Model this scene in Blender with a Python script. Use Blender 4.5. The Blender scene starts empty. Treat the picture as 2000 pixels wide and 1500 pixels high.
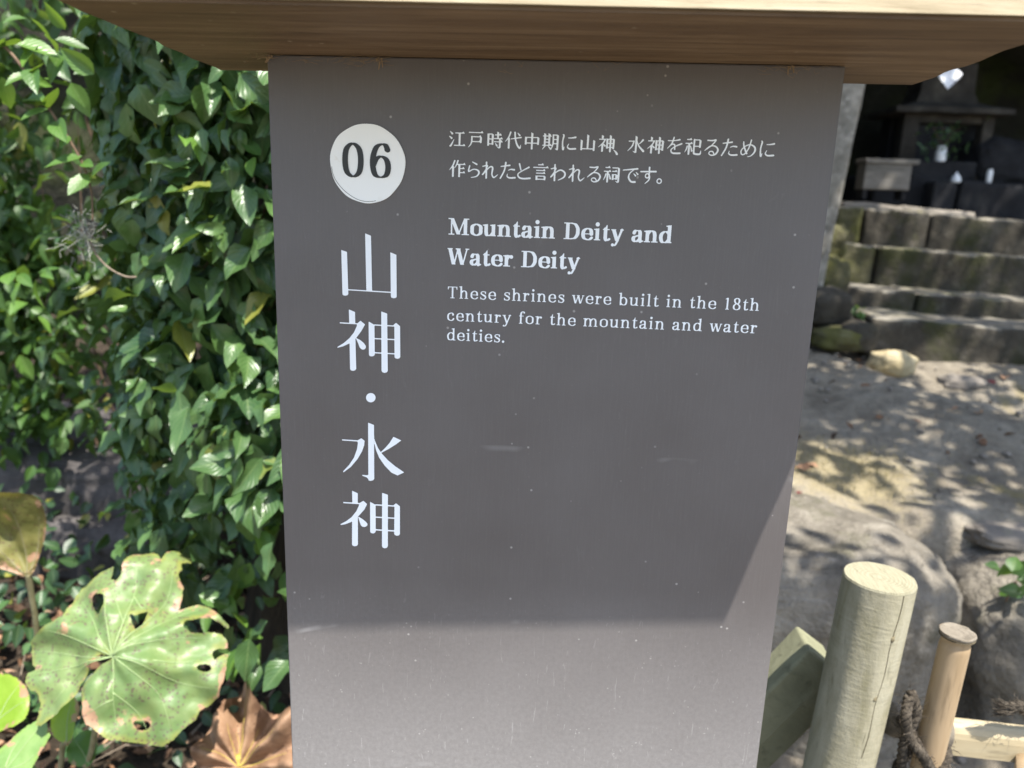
import bpy, bmesh, math, random
import numpy as np
from mathutils import Vector, Matrix
random.seed(7); rng = np.random.default_rng(7)
SC = bpy.context.scene
COL = SC.collection

# ---------------------------------------------------------------- camera
F = 1480.0; ZC = 1.30; DIST = 0.56          # focal length in photo pixels, camera height, distance to the sign
_v = np.array([770-1000, 7074-750, F]); _v /= np.linalg.norm(_v)
_d = np.array([80, -343, F]); _d /= np.linalg.norm(_d)
_d = _d-_v*(_d@_v); _d /= np.linalg.norm(_d)
RM = np.array([np.cross(_v, _d), _d, -_v])   # rows: world axes in camera space
CAM = np.array([0, -DIST, ZC])
cd = bpy.data.cameras.new('camera'); cam = bpy.data.objects.new('camera', cd); COL.objects.link(cam)
m = Matrix.Identity(4)
for i in range(3):
    m[i][0] = RM[i, 0]; m[i][1] = -RM[i, 1]; m[i][2] = -RM[i, 2]; m[i][3] = CAM[i]
cam.matrix_world = m
cd.sensor_width = 36; cd.lens = F/2000*36; cd.clip_start = 0.02; cd.clip_end = 1000
cd.dof.use_dof = True; cd.dof.focus_distance = 0.575; cd.dof.aperture_fstop = 6.9
SC.camera = cam
def ray(px, py): return RM@np.array([px-1000, py-750, F])
def at(px, py, Y):                           # world point seen at photo pixel px,py on the plane y = Y
    r = ray(px, py); return CAM+r*(Y+DIST)/r[1]
def atz(px, py, Z):
    r = ray(px, py); return CAM+r*(Z-ZC)/r[2]
def onplane(px, py, P, n):
    r = ray(px, py); n = np.array(n); return CAM+r*((np.array(P)-CAM)@n)/(r@n)

# ---------------------------------------------------------------- light
SUN = np.array([.117, -.1285, .4204]); SUN /= np.linalg.norm(SUN)
EL = math.asin(SUN[2]); AZ = math.atan2(SUN[0], SUN[1])
w = bpy.data.worlds.new('World'); SC.world = w; w.use_nodes = True
sky = w.node_tree.nodes.new('ShaderNodeTexSky'); sky.sky_type = 'NISHITA'; sky.sun_disc = False
sky.sun_elevation = EL; sky.sun_rotation = AZ; sky.air_density = 1.0; sky.dust_density = 1.5
bg = w.node_tree.nodes['Background']; bg.inputs['Strength'].default_value = 0.15
w.node_tree.links.new(sky.outputs[0], bg.inputs[0])
sl = bpy.data.lights.new('sun', 'SUN'); sl.energy = 5.0; sl.angle = math.radians(0.5); sl.color = (1, .95, .87)
so = bpy.data.objects.new('sun', sl); COL.objects.link(so)
so.rotation_euler = Vector((-SUN[0], -SUN[1], -SUN[2])).to_track_quat('-Z', 'Y').to_euler()
so.location = (2, -2, 8)
SC.view_settings.view_transform = 'Standard'; SC.view_settings.look = 'None'
SC.view_settings.exposure = 1.28; SC.view_settings.gamma = 1
SC.render.engine = 'CYCLES'; SC.cycles.use_denoising = True
SC.cycles.max_bounces = 8; SC.cycles.transparent_max_bounces = 8

# ---------------------------------------------------------------- node helper
class NT:
    def __init__(s, name):
        s.m = bpy.data.materials.new(name); s.m.use_nodes = True
        s.t = s.m.node_tree; s.N = s.t.nodes; s.L = s.t.links
        s.p = s.N['Principled BSDF']; s.out = s.N['Material Output']
    def n(s, ty, **k):
        x = s.N.new(ty)
        for a, b in k.items(): setattr(x, a, b)
        return x
    def link(s, a, b): s.L.new(a, b)
    def coord(s, sc=(1, 1, 1), kind='Object', rot=(0, 0, 0)):
        c = s.n('ShaderNodeTexCoord'); mp = s.n('ShaderNodeMapping')
        mp.inputs['Scale'].default_value = sc; mp.inputs['Rotation'].default_value = rot
        s.link(c.outputs[kind], mp.inputs[0]); return mp.outputs[0]
    def noise(s, co, sc, det=4, ro=.55, dist=0):
        x = s.n('ShaderNodeTexNoise'); x.inputs['Scale'].default_value = sc; x.inputs['Detail'].default_value = det
        x.inputs['Roughness'].default_value = ro; x.inputs['Distortion'].default_value = dist
        s.link(co, x.inputs['Vector']); return x.outputs['Fac']
    def voro(s, co, sc, feat='F1', rnd=1):
        x = s.n('ShaderNodeTexVoronoi', feature=feat); x.inputs['Scale'].default_value = sc
        s.link(co, x.inputs['Vector']); return x
    def ramp(s, f, stops):
        x = s.n('ShaderNodeValToRGB'); e = x.color_ramp.elements
        while len(e) < len(stops): e.new(.5)
        for i, (p, c) in enumerate(stops):
            e[i].position = p
            if not hasattr(c, '__len__'): c = (c, c, c)
            e[i].color = (*c[:3], 1)
        s.link(f, x.inputs[0]); return x.outputs[0]
    def mix(s, f, a, b, mode='MIX'):
        x = s.n('ShaderNodeMix', data_type='RGBA', blend_type=mode)
        for v, i in ((f, 0), (a, 6), (b, 7)):
            if hasattr(v, 'links') or hasattr(v, 'is_linked'): s.link(v, x.inputs[i])
            elif i == 0: x.inputs[0].default_value = v
            else: x.inputs[i].default_value = (*v[:3], 1)
        return x.outputs[2]
    def math(s, op, a, b=0.0):
        x = s.n('ShaderNodeMath', operation=op)
        for v, i in ((a, 0), (b, 1)):
            if hasattr(v, 'is_linked'): s.link(v, x.inputs[i])
            else: x.inputs[i].default_value = v
        return x.outputs[0]
    def attr(s, name):
        x = s.n('ShaderNodeAttribute'); x.attribute_name = name; return x
    def sep(s, v):
        x = s.n('ShaderNodeSeparateXYZ'); s.link(v, x.inputs[0]); return x.outputs
    def bump(s, h, st=.3, d=.01):
        x = s.n('ShaderNodeBump'); x.inputs['Strength'].default_value = st; x.inputs['Distance'].default_value = d
        s.link(h, x.inputs['Height']); s.link(x.outputs[0], s.p.inputs['Normal']); return x.outputs[0]
    def done(s, col=None, rough=None, spec=None):
        if col is not None:
            if hasattr(col, 'is_linked'): s.link(col, s.p.inputs['Base Color'])
            else: s.p.inputs['Base Color'].default_value = (*col, 1)
        if rough is not None:
            if hasattr(rough, 'is_linked'): s.link(rough, s.p.inputs['Roughness'])
            else: s.p.inputs['Roughness'].default_value = rough
        if spec is not None: s.p.inputs['Specular IOR Level'].default_value = spec
        return s.m

# ---------------------------------------------------------------- object helper
def link(name, me, mat, parent=None, smooth=False):
    o = bpy.data.objects.new(name, me); COL.objects.link(o)
    if mat is not None:
        for q in (mat if isinstance(mat, (list, tuple)) else [mat]): me.materials.append(q)
    if parent is not None: o.parent = parent
    if smooth:
        me.polygons.foreach_set('use_smooth', [True]*len(me.polygons))
    return o
def mesh(name, V, Fc, mat, parent=None, smooth=False):
    me = bpy.data.meshes.new(name); me.from_pydata([tuple(map(float, v)) for v in V], [], [tuple(map(int, f)) for f in Fc]); me.update()
    return link(name, me, mat, parent, smooth)
def fromb(name, bm, mat, parent=None, smooth=False):
    me = bpy.data.meshes.new(name); bm.normal_update(); bm.to_mesh(me); bm.free()
    return link(name, me, mat, parent, smooth)
def tag(o, label=None, cat=None, group=None, kind=None):
    if label: o['label'] = label
    if cat: o['category'] = cat
    if group: o['group'] = group
    if kind: o['kind'] = kind
    return o
def empty(name, loc, label, cat, group=None):
    o = bpy.data.objects.new(name, None); COL.objects.link(o); o.empty_display_size = .05
    tag(o, label, cat, group); o['_loc'] = 0; del o['_loc']
    return o
def fbm(P, sc, octv=4, seed=0, ro=.5):
    from mathutils import noise as mn
    out = np.zeros(len(P)); a = 1.0
    for k in range(octv):
        f = sc*2**k; off = seed*17.3+k*5.1
        out += a*np.array([mn.noise((p[0]*f+off, p[1]*f-off, p[2]*f+off*.7)) for p in P]); a *= ro
    return out
def box_bm(bm, c, s, rot=None, bev=0, seg=2):
    r = bmesh.ops.create_cube(bm, size=1); vs = r['verts']
    bmesh.ops.scale(bm, vec=s, verts=vs)
    if bev:
        es = list({e for v in vs for e in v.link_edges})
        g = bmesh.ops.bevel(bm, geom=es, offset=bev, segments=seg, affect='EDGES', profile=.5)
        vs = [v for v in bm.verts if v.is_valid and (v in set(g['verts']) or v in vs)]
    if rot is not None: bmesh.ops.rotate(bm, cent=(0, 0, 0), matrix=rot, verts=vs)
    bmesh.ops.translate(bm, vec=c, verts=vs); return vs
def tube(pts, rad, seg=8, cap=True):
    pts = [np.array(p, float) for p in pts]; n = len(pts)
    if not hasattr(rad, '__len__'): rad = [rad]*n
    V = []; Fc = []
    up = np.array([.3, .2, .93])
    t0 = pts[1]-pts[0]; a = np.cross(t0, up)
    if np.linalg.norm(a) < 1e-6: a = np.cross(t0, [1, 0, 0])
    a /= np.linalg.norm(a)
    for i in range(n):
        t = pts[min(i+1, n-1)]-pts[max(i-1, 0)]; t /= (np.linalg.norm(t)+1e-12)
        a = a-t*(a@t); a /= (np.linalg.norm(a)+1e-12); b = np.cross(t, a)
        for k in range(seg):
            an = 2*math.pi*k/seg; V.append(pts[i]+rad[i]*(math.cos(an)*a+math.sin(an)*b))
    for i in range(n-1):
        for k in range(seg):
            k2 = (k+1) % seg; Fc.append((i*seg+k, i*seg+k2, (i+1)*seg+k2, (i+1)*seg+k))
    if cap:
        Fc.append(tuple(reversed(range(seg)))); Fc.append(tuple(range((n-1)*seg, n*seg)))
    return V, Fc
def join(parts):
    V = []; Fc = []
    for v, f in parts:
        o = len(V); V += list(v); Fc += [tuple(i+o for i in q) for q in f]
    return V, Fc
def catmull(P, n=8, closed=False):
    P = np.array(P, float); out = []; N = len(P)
    rng_ = range(N if closed else N-1)
    for i in rng_:
        if closed: p0, p1, p2, p3 = P[i-1], P[i], P[(i+1) % N], P[(i+2) % N]
        else: p0, p1, p2, p3 = P[max(i-1, 0)], P[i], P[i+1], P[min(i+2, N-1)]
        for k in range(n):
            t = k/n
            out.append(.5*(2*p1+(p2-p0)*t+(2*p0-5*p1+4*p2-p3)*t*t+(3*p1-p0-3*p2+p3)*t**3))
    out.append(P[0] if closed else P[-1]); return np.array(out)

# ---------------------------------------------------------------- materials
def stone(name, cols, sc=6, bump=.5, bd=.02, rough=.9, moss=None, mossamt=.5, spots=None):
    t = NT(name); co = t.coord()
    a = t.noise(co, sc, 8, .62); b = t.noise(co, sc*7, 5, .6)
    c = t.ramp(a, [(.3, cols[0]), (.52, cols[1]), (.72, cols[2])])
    c = t.mix(t.ramp(b, [(.35, .0), (.75, .55)]), c, t.mix(.5, c, cols[0]))
    if spots: c = t.mix(t.ramp(t.noise(co, sc*2.3, 6, .7), [(.60, 0), (.70, .7)]), c, spots)
    if moss:
        mf = t.ramp(t.noise(co, sc*.7, 6, .65), [(mossamt-.06, 0), (mossamt+.1, .9)])
        c = t.mix(mf, c, moss)
    h = t.math('ADD', t.math('MULTIPLY', a, 1.0), t.math('MULTIPLY', b, .35))
    t.bump(h, bump, bd); return t.done(c, rough, .25)

def m_panel():
    t = NT('coated_panel'); co = t.coord()
    fine = t.noise(co, 900, 3, .6); big = t.noise(co, 9, 4, .5)
    c = t.mix(t.ramp(big, [(.35, 0), (.7, 1)]), (.080, .071, .070), (.097, .087, .085))
    weave = t.noise(t.coord((1, 1, .05)), 700, 2, .5)
    c = t.mix(t.math('MULTIPLY', t.ramp(weave, [(.45, 0), (.7, 1)]), .06), c, (.17, .163, .16))
    # dust film, specks and little scratches, denser low on the board
    vz = t.sep(t.coord())[2]
    low = t.ramp(t.math('ADD', t.math('MULTIPLY', t.math('SUBTRACT', 1.03, vz), 3.4), t.math('MULTIPLY', t.noise(co, 25, 2), .07)), [(.12, .06), (.72, 1)])
    v1 = t.voro(t.coord((1, 1, 1)), 85); sp = t.ramp(v1.outputs['Distance'], [(.05, 1), (.10, 0)])
    gate = t.ramp(t.noise(co, 37, 2, .5), [(.55, 0), (.60, 1)])
    v2 = t.voro(t.coord((1, 1, 1)), 190); sp2 = t.ramp(v2.outputs['Distance'], [(.08, 1), (.16, 0)])
    gate2 = t.ramp(t.noise(co, 71, 2, .5), [(.54, 0), (.60, 1)])
    s = t.math('MAXIMUM', t.math('MULTIPLY', t.math('MULTIPLY', sp, gate), .42), t.math('MULTIPLY', t.math('MULTIPLY', t.math('MULTIPLY', sp2, gate2), .5), low))
    c = t.mix(s, c, (.52, .50, .47))
    sc1 = t.noise(t.coord((1, 1, .14), rot=(0, .25, 0)), 150, 3, .6, 2.5)
    sc3 = t.noise(t.coord((1, 1, .2), rot=(0, -.7, 0)), 150, 3, .6, 2.5)
    scr = t.math('MULTIPLY', t.math('MAXIMUM', t.ramp(sc1, [(.675, 0), (.70, .36)]), t.ramp(sc3, [(.675, 0), (.70, .36)])), low)
    c = t.mix(scr, c, (.42, .41, .40))
    dust_sun = t.math('MULTIPLY', t.ramp(t.noise(co, 260, 5, .7), [(.25, .28), (.85, .56)]), low)  # pale film lower down, with the sunlit strip's brightness put in
    c = t.mix(dust_sun, c, (.40, .385, .37))
    # a few long pale scuffs
    w1 = t.n('ShaderNodeTexWave', wave_type='RINGS', rings_direction='Y'); w1.inputs['Scale'].default_value = 2.1
    w1.inputs['Distortion'].default_value = 3; w1.inputs['Detail'].default_value = 2; t.link(co, w1.inputs[0])
    sc2 = t.math('MULTIPLY', t.ramp(w1.outputs['Fac'], [(.9985, 0), (1.0, .5)]), t.ramp(t.noise(co, 14, 3), [(.58, 0), (.7, 1)]))
    c = t.mix(sc2, c, (.36, .35, .34))
    t.bump(fine, .12, .0006)
    return t.done(c, t.ramp(big, [(.3, .40), (.7, .5)]), .55)
def m_wood(name, c0, c1, c2, axis=(1, 1, 1), sc=18, rough=.8, bump=.4, bd=.003, spots=None, knots=False):
    t = NT(name); co = t.coord(axis); c_ = t.coord()
    g = t.noise(co, sc, 7, .65, .6); g2 = t.noise(co, sc*4, 5, .6); big = t.noise(c_, 7, 4, .6)
    c = t.ramp(g, [(.28, c0), (.5, c1), (.74, c2)])
    c = t.mix(t.ramp(big, [(.3, 0), (.75, .5)]), c, t.mix(.6, c, c0))
    c = t.mix(t.ramp(g2, [(.58, 0), (.72, .5)]), c, tuple(x*.45 for x in c0))
    if spots:
        v = t.voro(c_, 60); s = t.math('MULTIPLY', t.ramp(v.outputs['Distance'], [(.05, 1), (.13, 0)]), t.ramp(t.noise(c_, 23, 2), [(.55, 0), (.58, .8)]))
        c = t.mix(s, c, spots)
    t.bump(t.math('ADD', g, t.math('MULTIPLY', g2, .5)), bump, bd)
    return t.done(c, rough, .3)
def m_log(name, c0, c1, c2, *a):
    t = NT(name); co = t.coord((1.3, 1.3, .3)); c_ = t.coord()
    g = t.noise(co, 30, 7, .65, .6); rid = t.noise(t.coord((.5, .5, 2.6)), 42, 2, .5, .8); big = t.noise(c_, 9, 4, .6); gr = t.noise(c_, 300, 3, .6)
    c = t.ramp(g, [(.28, c0), (.5, c1), (.74, c2)])
    c = t.mix(t.math('MULTIPLY', t.ramp(rid, [(.42, 0), (.62, 1)]), t.ramp(big, [(.45, .0), (.62, .28)])), c, tuple(min(1, x*1.18) for x in c2))
    c = t.mix(t.ramp(t.noise(co, 60, 5, .6), [(.60, 0), (.74, .6)]), c, tuple(x*.5 for x in c0))
    c = t.mix(t.ramp(gr, [(.55, 0), (.75, .3)]), c, c0)
    t.bump(t.math('ADD', t.math('ADD', t.math('MULTIPLY', g, .5), t.math('MULTIPLY', gr, .2)), t.math('MULTIPLY', rid, .28)), .5, .004); return t.done(c, .85, .25)
def m_plain(name, col, rough=.6, spec=.4, var=.15, sc=40, bump=0):
    t = NT(name); co = t.coord(); a = t.noise(co, sc, 5, .6)
    c = t.mix(t.ramp(a, [(.3, 0), (.75, 1)]), tuple(x*(1-var) for x in col), tuple(min(1, x*(1+var*.5)) for x in col))
    if bump: t.bump(a, bump, .004)
    return t.done(c, rough, spec)
def m_leaf(name, dark, light, rough=.34, trans=.22, spec=.5, tcol=None, vein=.5):
    """leaf: own colour varies per leaf through the tint attribute; pale midrib along the uv centre line"""
    t = NT(name); uv = t.n('ShaderNodeUVMap'); s = t.sep(uv.outputs[0]); tint = t.attr('tint')
    c = t.mix(tint.outputs['Fac'], dark, light)
    hue = t.attr('yellow'); c = t.mix(hue.outputs['Fac'], c, (.30, .27, .035))
    d = t.math('ABSOLUTE', t.math('SUBTRACT', s[0], .5))
    rib = t.ramp(d, [(.012, vein), (.04, 0)])
    c = t.mix(rib, c, t.mix(.5, c, (.28, .36, .14)))
    side = t.n('ShaderNodeTexWave', wave_type='BANDS', bands_direction='Y'); side.inputs['Scale'].default_value = 2.2
    mp = t.n('ShaderNodeCombineXYZ'); t.link(d, mp.inputs[0])
    t.link(t.math('SUBTRACT', s[1], t.math('MULTIPLY', d, .8)), mp.inputs[1]); t.link(mp.outputs[0], side.inputs[0])
    c = t.mix(t.math('MULTIPLY', t.ramp(side.outputs['Fac'], [(.8, 0), (1, 1)]), .18*vein*2), c, (.2, .26, .12))
    n = t.noise(t.coord(), 55, 4, .6)
    c = t.mix(t.math('MULTIPLY', t.ramp(n, [(.35, 0), (.8, 1)]), .35), c, t.mix(.5, c, dark))
    bn = t.bump(t.math('ADD', side.outputs['Fac'], n), .18, .002)
    t.done(c, rough, spec)
    tr = t.n('ShaderNodeBsdfTranslucent'); t.link(t.mix(.55, c, tcol or (.28, .42, .03)), tr.inputs[0])
    mx = t.n('ShaderNodeMixShader'); mx.inputs[0].default_value = trans
    t.link(t.p.outputs[0], mx.inputs[1]); t.link(tr.outputs[0], mx.inputs[2]); t.link(mx.outputs[0], t.out.inputs[0])
    return t.m

M = {}
M['panel'] = m_panel()
M['edge'] = m_plain('lit_panel_edge', (.55, .53, .5), .5, .4)
M['white_print'] = m_plain('white_print', (.82, .85, .87), .5, .4, .03)
M['disc'] = (lambda t: t.done(t.mix(t.ramp(t.noise(t.coord(), 60, 5, .7), [(.62, 0), (.78, .5)]), (.84, .85, .83), (.55, .50, .42)), .5, .4))(NT('disc_paint'))
M['ink'] = m_plain('black_ink', (.028, .03, .03), .5, .4, .1)
M['body'] = m_wood('dark_sign_timber', (.05, .04, .03), (.08, .065, .05), (.11, .09, .07), (3, 3, .4))
M['soffit'] = m_wood('shaded_soffit_timber', (.075, .046, .026), (.145, .094, .053), (.235, .165, .10), (.16, 2.2, 1), 34, .62, .35, .002, spots=(.30, .25, .18))  # darker brown holds the shade of the cap's underside
M['fascia'] = m_wood('pale_timber', (.15, .12, .07), (.235, .195, .125), (.32, .28, .20), (.25, 2, 2), 40, .85, .7, .003)
M['log'] = m_log('pale_green_log', (.19, .175, .10), (.28, .258, .178), (.345, .322, .238), (1.4, 1.4, .35), 26, .8, .45, .003)
M['logend'] = None
M['brace'] = m_wood('treated_timber', (.13, .13, .08), (.20, .20, .125), (.28, .275, .18), (1.2, 1.2, 1.2), 14, .85, .5, .004)
M['bamboo'] = m_wood('tan_bamboo', (.28, .20, .115), (.365, .272, .17), (.425, .335, .22), (2, 2, .22), 14, .42, .12, .001)
M['rail'] = m_wood('pale_bamboo', (.28, .23, .14), (.36, .30, .19), (.41, .35, .235), (.3, 2, 2), 16, .45, .12, .001)
M['bambooend'] = m_wood('grey_bamboo_end', (.10, .085, .065), (.17, .148, .115), (.25, .22, .175), (1, 1, 1), 55, .8, .6, .003)
M['rope'] = m_wood('palm_rope', (.018, .014, .010), (.055, .045, .033), (.15, .125, .095), (1, 1, 1), 130, .95, .6, .003)
M['vine'] = m_leaf('vine_leaf', (.026, .066, .026), (.086, .165, .042), .36, .22)
M['vine_bright'] = m_leaf('bright_vine_leaf', (.05, .12, .022), (.11, .22, .035), .38, .3)
M['shrub'] = m_leaf('shrub_leaf', (.028, .075, .016), (.06, .14, .024), .45, .35)
M['canopy'] = m_leaf('canopy_leaf', (.03, .07, .02), (.06, .12, .03), .5, .25)
M['low'] = m_leaf('low_leaf', (.02, .05, .022), (.05, .12, .035), .4, .2)
M['stem'] = m_wood('brown_stem', (.07, .045, .03), (.13, .085, .055), (.20, .14, .09), (2, 2, 1), 40, .8, .4, .002)
M['bark'] = m_wood('bark', (.018, .013, .009), (.042, .031, .021), (.10, .078, .052), (1.2, 1.2, .35), 20, .95, 1.0, .02)
M['twig'] = m_wood('dry_twig', (.10, .075, .055), (.19, .15, .11), (.30, .25, .19), (1, 1, 1), 60, .9, .4, .002)
M['rock'] = stone('pale_rock', ((.115, .10, .085), (.205, .182, .152), (.30, .268, .222)), 5, .6, .02, moss=(.16, .15, .05), mossamt=.66)
M['boulder'] = stone('grey_boulder', ((.085, .076, .060), (.19, .170, .137), (.31, .282, .23)), 7, 1.0, .045, moss=(.07, .07, .035), mossamt=.66, spots=(.22, .205, .18))
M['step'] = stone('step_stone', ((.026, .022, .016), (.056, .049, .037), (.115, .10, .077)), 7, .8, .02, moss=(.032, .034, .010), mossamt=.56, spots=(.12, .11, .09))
M['tread'] = stone('worn_lit_tread', ((.10, .09, .07), (.185, .168, .135), (.27, .245, .20)), 7, .6, .012, moss=(.13, .125, .04), mossamt=.62)
M['mossstone'] = stone('mossy_stone', ((.035, .032, .020), (.075, .070, .036), (.17, .155, .085)), 9, .9, .02, moss=(.085, .083, .022), mossamt=.5)
M['palestone'] = stone('ochre_stone', ((.26, .20, .10), (.36, .30, .18), (.44, .38, .26)), 7, .6, .02)
M['pillar'] = stone('pillar_stone', ((.09, .082, .068), (.21, .195, .165), (.40, .37, .32)), 16, .7, .01, spots=(.5, .47, .42))
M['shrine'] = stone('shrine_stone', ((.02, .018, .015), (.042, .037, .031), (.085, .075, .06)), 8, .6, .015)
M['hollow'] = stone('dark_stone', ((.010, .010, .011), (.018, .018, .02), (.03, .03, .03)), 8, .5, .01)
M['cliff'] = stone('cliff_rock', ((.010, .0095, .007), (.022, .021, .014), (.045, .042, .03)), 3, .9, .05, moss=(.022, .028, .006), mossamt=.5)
M['ledge'] = stone('ledge_stone', ((.04, .036, .035), (.075, .068, .066), (.13, .118, .112)), 7, .7, .02)
M['box'] = m_wood('weathered_box_wood', (.10, .092, .08), (.16, .148, .13), (.24, .22, .195), (.4, 2, 2), 18, .85, .3, .003)
M['white'] = m_plain('white_ceramic', (.78, .80, .82), .25, .5, .03)
M['paper'] = m_plain('white_paper', (.70, .71, .74), .8, .2, .03)
M['litter'] = None

# ---------------------------------------------------------------- ground: one sheet to the horizon
def ss(a, b, x): 
    t = np.clip((x-a)/(b-a), 0, 1); return t*t*(3-2*t)
def height(x, y):
    right = ss(.0, .45, x)
    hr = .14*ss(.3, 1.1, y)+.41*ss(1.18, 1.32, y)+.15*np.clip(y-1.2, 0, 1.5)
    hr = hr+.48*ss(2.85, 3.9, y)*ss(.95, 1.25, x)
    crest = (x-1.06)*.80+(y-2.48)*.56
    hr = hr-.12*ss(0, .16, crest)*ss(1.15, 1.5, y)*(1-ss(1.95, 2.45, y))+.05*ss(-.5, -.02, crest)*(1-ss(0, .1, crest))*ss(1.4, 1.8, y)*(1-ss(2.4, 2.6, y))
    hl = .20*ss(.15, .7, y)+.06*ss(.7, 1.3, y)+.28*ss(1.42, 1.5, y)+.3*ss(1.9, 2.6, y)
    return hl*(1-right)+hr*right
xs = np.concatenate([-np.geomspace(300, 3.2, 16), np.arange(-3, 4.0, .035), np.geomspace(4.1, 300, 16)])
ys = np.concatenate([-np.geomspace(300, 1.6, 16), np.arange(-1.5, .2, .1), np.arange(.2, 3.6, .03), np.geomspace(3.7, 300, 16)])
X, Y = np.meshgrid(xs, ys); Z = height(X, Y)
near = (X > -3.1) & (X < 4.1) & (Y > -1.6) & (Y < 3.8)
P = np.stack([X[near], Y[near], Z[near]], 1)
Z[near] += .020*fbm(P*[1, 1, .4], 3.2, 5, 1)*ss(-.2, .6, P[:, 1])+.006*fbm(P, 22, 2, 4)
nx = len(xs)
V = np.stack([X.ravel(), Y.ravel(), Z.ravel()], 1)
Fc = [(j*nx+i, j*nx+i+1, (j+1)*nx+i+1, (j+1)*nx+i) for j in range(len(ys)-1) for i in range(nx-1)]
def m_ground():
    t = NT('earth_and_rock'); co = t.coord(); s = t.sep(co)
    a = t.noise(co, 4.5, 9, .62); b = t.noise(co, 38, 6, .65); g = t.noise(co, 160, 4, .6)
    rock = t.ramp(a, [(.30, (.155, .133, .102)), (.5, (.265, .232, .178)), (.7, (.37, .33, .262))])
    rock = t.mix(t.ramp(b, [(.42, 0), (.72, .55)]), rock, (.115, .098, .078))
    dry = t.ramp(t.noise(co, 2.6, 6, .7), [(.60, 0), (.70, .6)])
    rock = t.mix(dry, rock, t.ramp(g, [(.3, (.22, .18, .07)), (.7, (.38, .31, .14))]))
    rock = t.mix(t.ramp(t.noise(co, 7, 6, .7), [(.62, 0), (.7, .7)]), rock, (.13, .13, .115))
    vd = t.n('ShaderNodeVectorMath', operation='DISTANCE'); t.link(co, vd.inputs[0]); vd.inputs[1].default_value = (.86, 1.53, .62)
    ym = t.ramp(t.math('ADD', vd.outputs['Value'], t.math('MULTIPLY', t.math('SUBTRACT', b, .5), .35)), [(.12, .7), (.26, 0)])
    rock = t.mix(ym, rock, t.ramp(g, [(.3, (.20, .165, .085)), (.7, (.38, .32, .18))]))
    soil = t.ramp(b, [(.3, (.022, .016, .011)), (.55, (.05, .038, .027)), (.8, (.12, .095, .07))])
    side = t.n('ShaderNodeMapRange'); side.inputs[1].default_value = .05; side.inputs[2].default_value = .4; t.link(s[0], side.inputs[0])
    frnt = t.n('ShaderNodeMapRange'); frnt.inputs[1].default_value = .25; frnt.inputs[2].default_value = -.15; t.link(s[1], frnt.inputs[0])
    c = t.mix(t.math('MAXIMUM', side.outputs[0], frnt.outputs[0]), soil, rock)
    t.bump(t.math('ADD', a, t.math('ADD', t.math('MULTIPLY', b, .7), t.math('MULTIPLY', g, .22))), .9, .04)
    return t.done(c, .95, .15)
g = mesh('ground', V, Fc, m_ground(), smooth=True); tag(g, kind='structure')

# ---------------------------------------------------------------- lettering: strokes -> one flat outline
def seg_sdf(GX, GY, x0, y0, r0, x1, y1, r1):
    dx, dy = x1-x0, y1-y0; L = dx*dx+dy*dy+1e-12
    t = np.clip(((GX-x0)*dx+(GY-y0)*dy)/L, 0, 1)
    return np.hypot(GX-x0-t*dx, GY-y0-t*dy)-(r0+(r1-r0)*t)
def poly_sdf(GX, GY, P):
    P = np.array(P, float); d = np.full(GX.shape, 1e9); ins = np.zeros(GX.shape, bool); n = len(P)
    for i in range(n):
        (x0, y0), (x1, y1) = P[i], P[(i+1) % n]
        dx, dy = x1-x0, y1-y0; t = np.clip(((GX-x0)*dx+(GY-y0)*dy)/(dx*dx+dy*dy+1e-12), 0, 1)
        d = np.minimum(d, np.hypot(GX-x0-t*dx, GY-y0-t*dy))
        if y0 != y1:
            c = ((y0 > GY) != (y1 > GY)) & (GX < (x1-x0)*(GY-y0)/(y1-y0)+x0); ins ^= c
    return np.where(ins, -d, d)
def march(S, gx, gy):
    """filled region S<0 as polygons (2-D points, faces)"""
    V = []; Fc = []; idx = {}
    def vert(key, x, y):
        k = idx.get(key)
        if k is None: k = idx[key] = len(V); V.append((x, y))
        return k
    ny, nx = S.shape; I = S < 0
    anyc = I[:-1, :-1] | I[1:, :-1] | I[:-1, 1:] | I[1:, 1:]
    for j, i in zip(*np.nonzero(anyc)):
        cs = ((i, j), (i+1, j), (i+1, j+1), (i, j+1)); f = []
        for k in range(4):
            a, b = cs[k], cs[(k+1) % 4]; sa, sb = S[a[1], a[0]], S[b[1], b[0]]
            if sa < 0: f.append(vert(a, gx[a[0]], gy[a[1]]))
            if (sa < 0) != (sb < 0):
                t = sa/(sa-sb); key = (min(a, b), max(a, b))
                f.append(vert(key, gx[a[0]]+t*(gx[b[0]]-gx[a[0]]), gy[a[1]]+t*(gy[b[1]]-gy[a[1]])))
        if len(f) >= 3: Fc.append(f)
    return V, Fc
def shape_mesh(prims, bounds, n):
    """prims: ('seg',...) | ('poly',pts); bounds x0,y0,x1,y1; n cells along the height"""
    x0, y0, x1, y1 = bounds; h = (y1-y0)/n
    gx = np.arange(x0, x1+h, h); gy = np.arange(y0, y1+h, h); GX, GY = np.meshgrid(gx, gy); S = np.full(GX.shape, 1e9)
    for p in prims:
        S = np.minimum(S, seg_sdf(GX, GY, *p[1:]) if p[0] == 'seg' else poly_sdf(GX, GY, p[1]))
    return march(S, gx, gy)
def ribbon(P, n=6):                                     # points (x, y, width)
    Q = catmull(P, n) if len(P) > 2 else np.array(P, float)
    Q = Q*[1, 1, 1.08]+[0, 0, .6]
    return [('seg', a[0], a[1], max(a[2], .5)/2, b[0], b[1], max(b[2], .5)/2) for a, b in zip(Q[:-1], Q[1:])]
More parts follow.
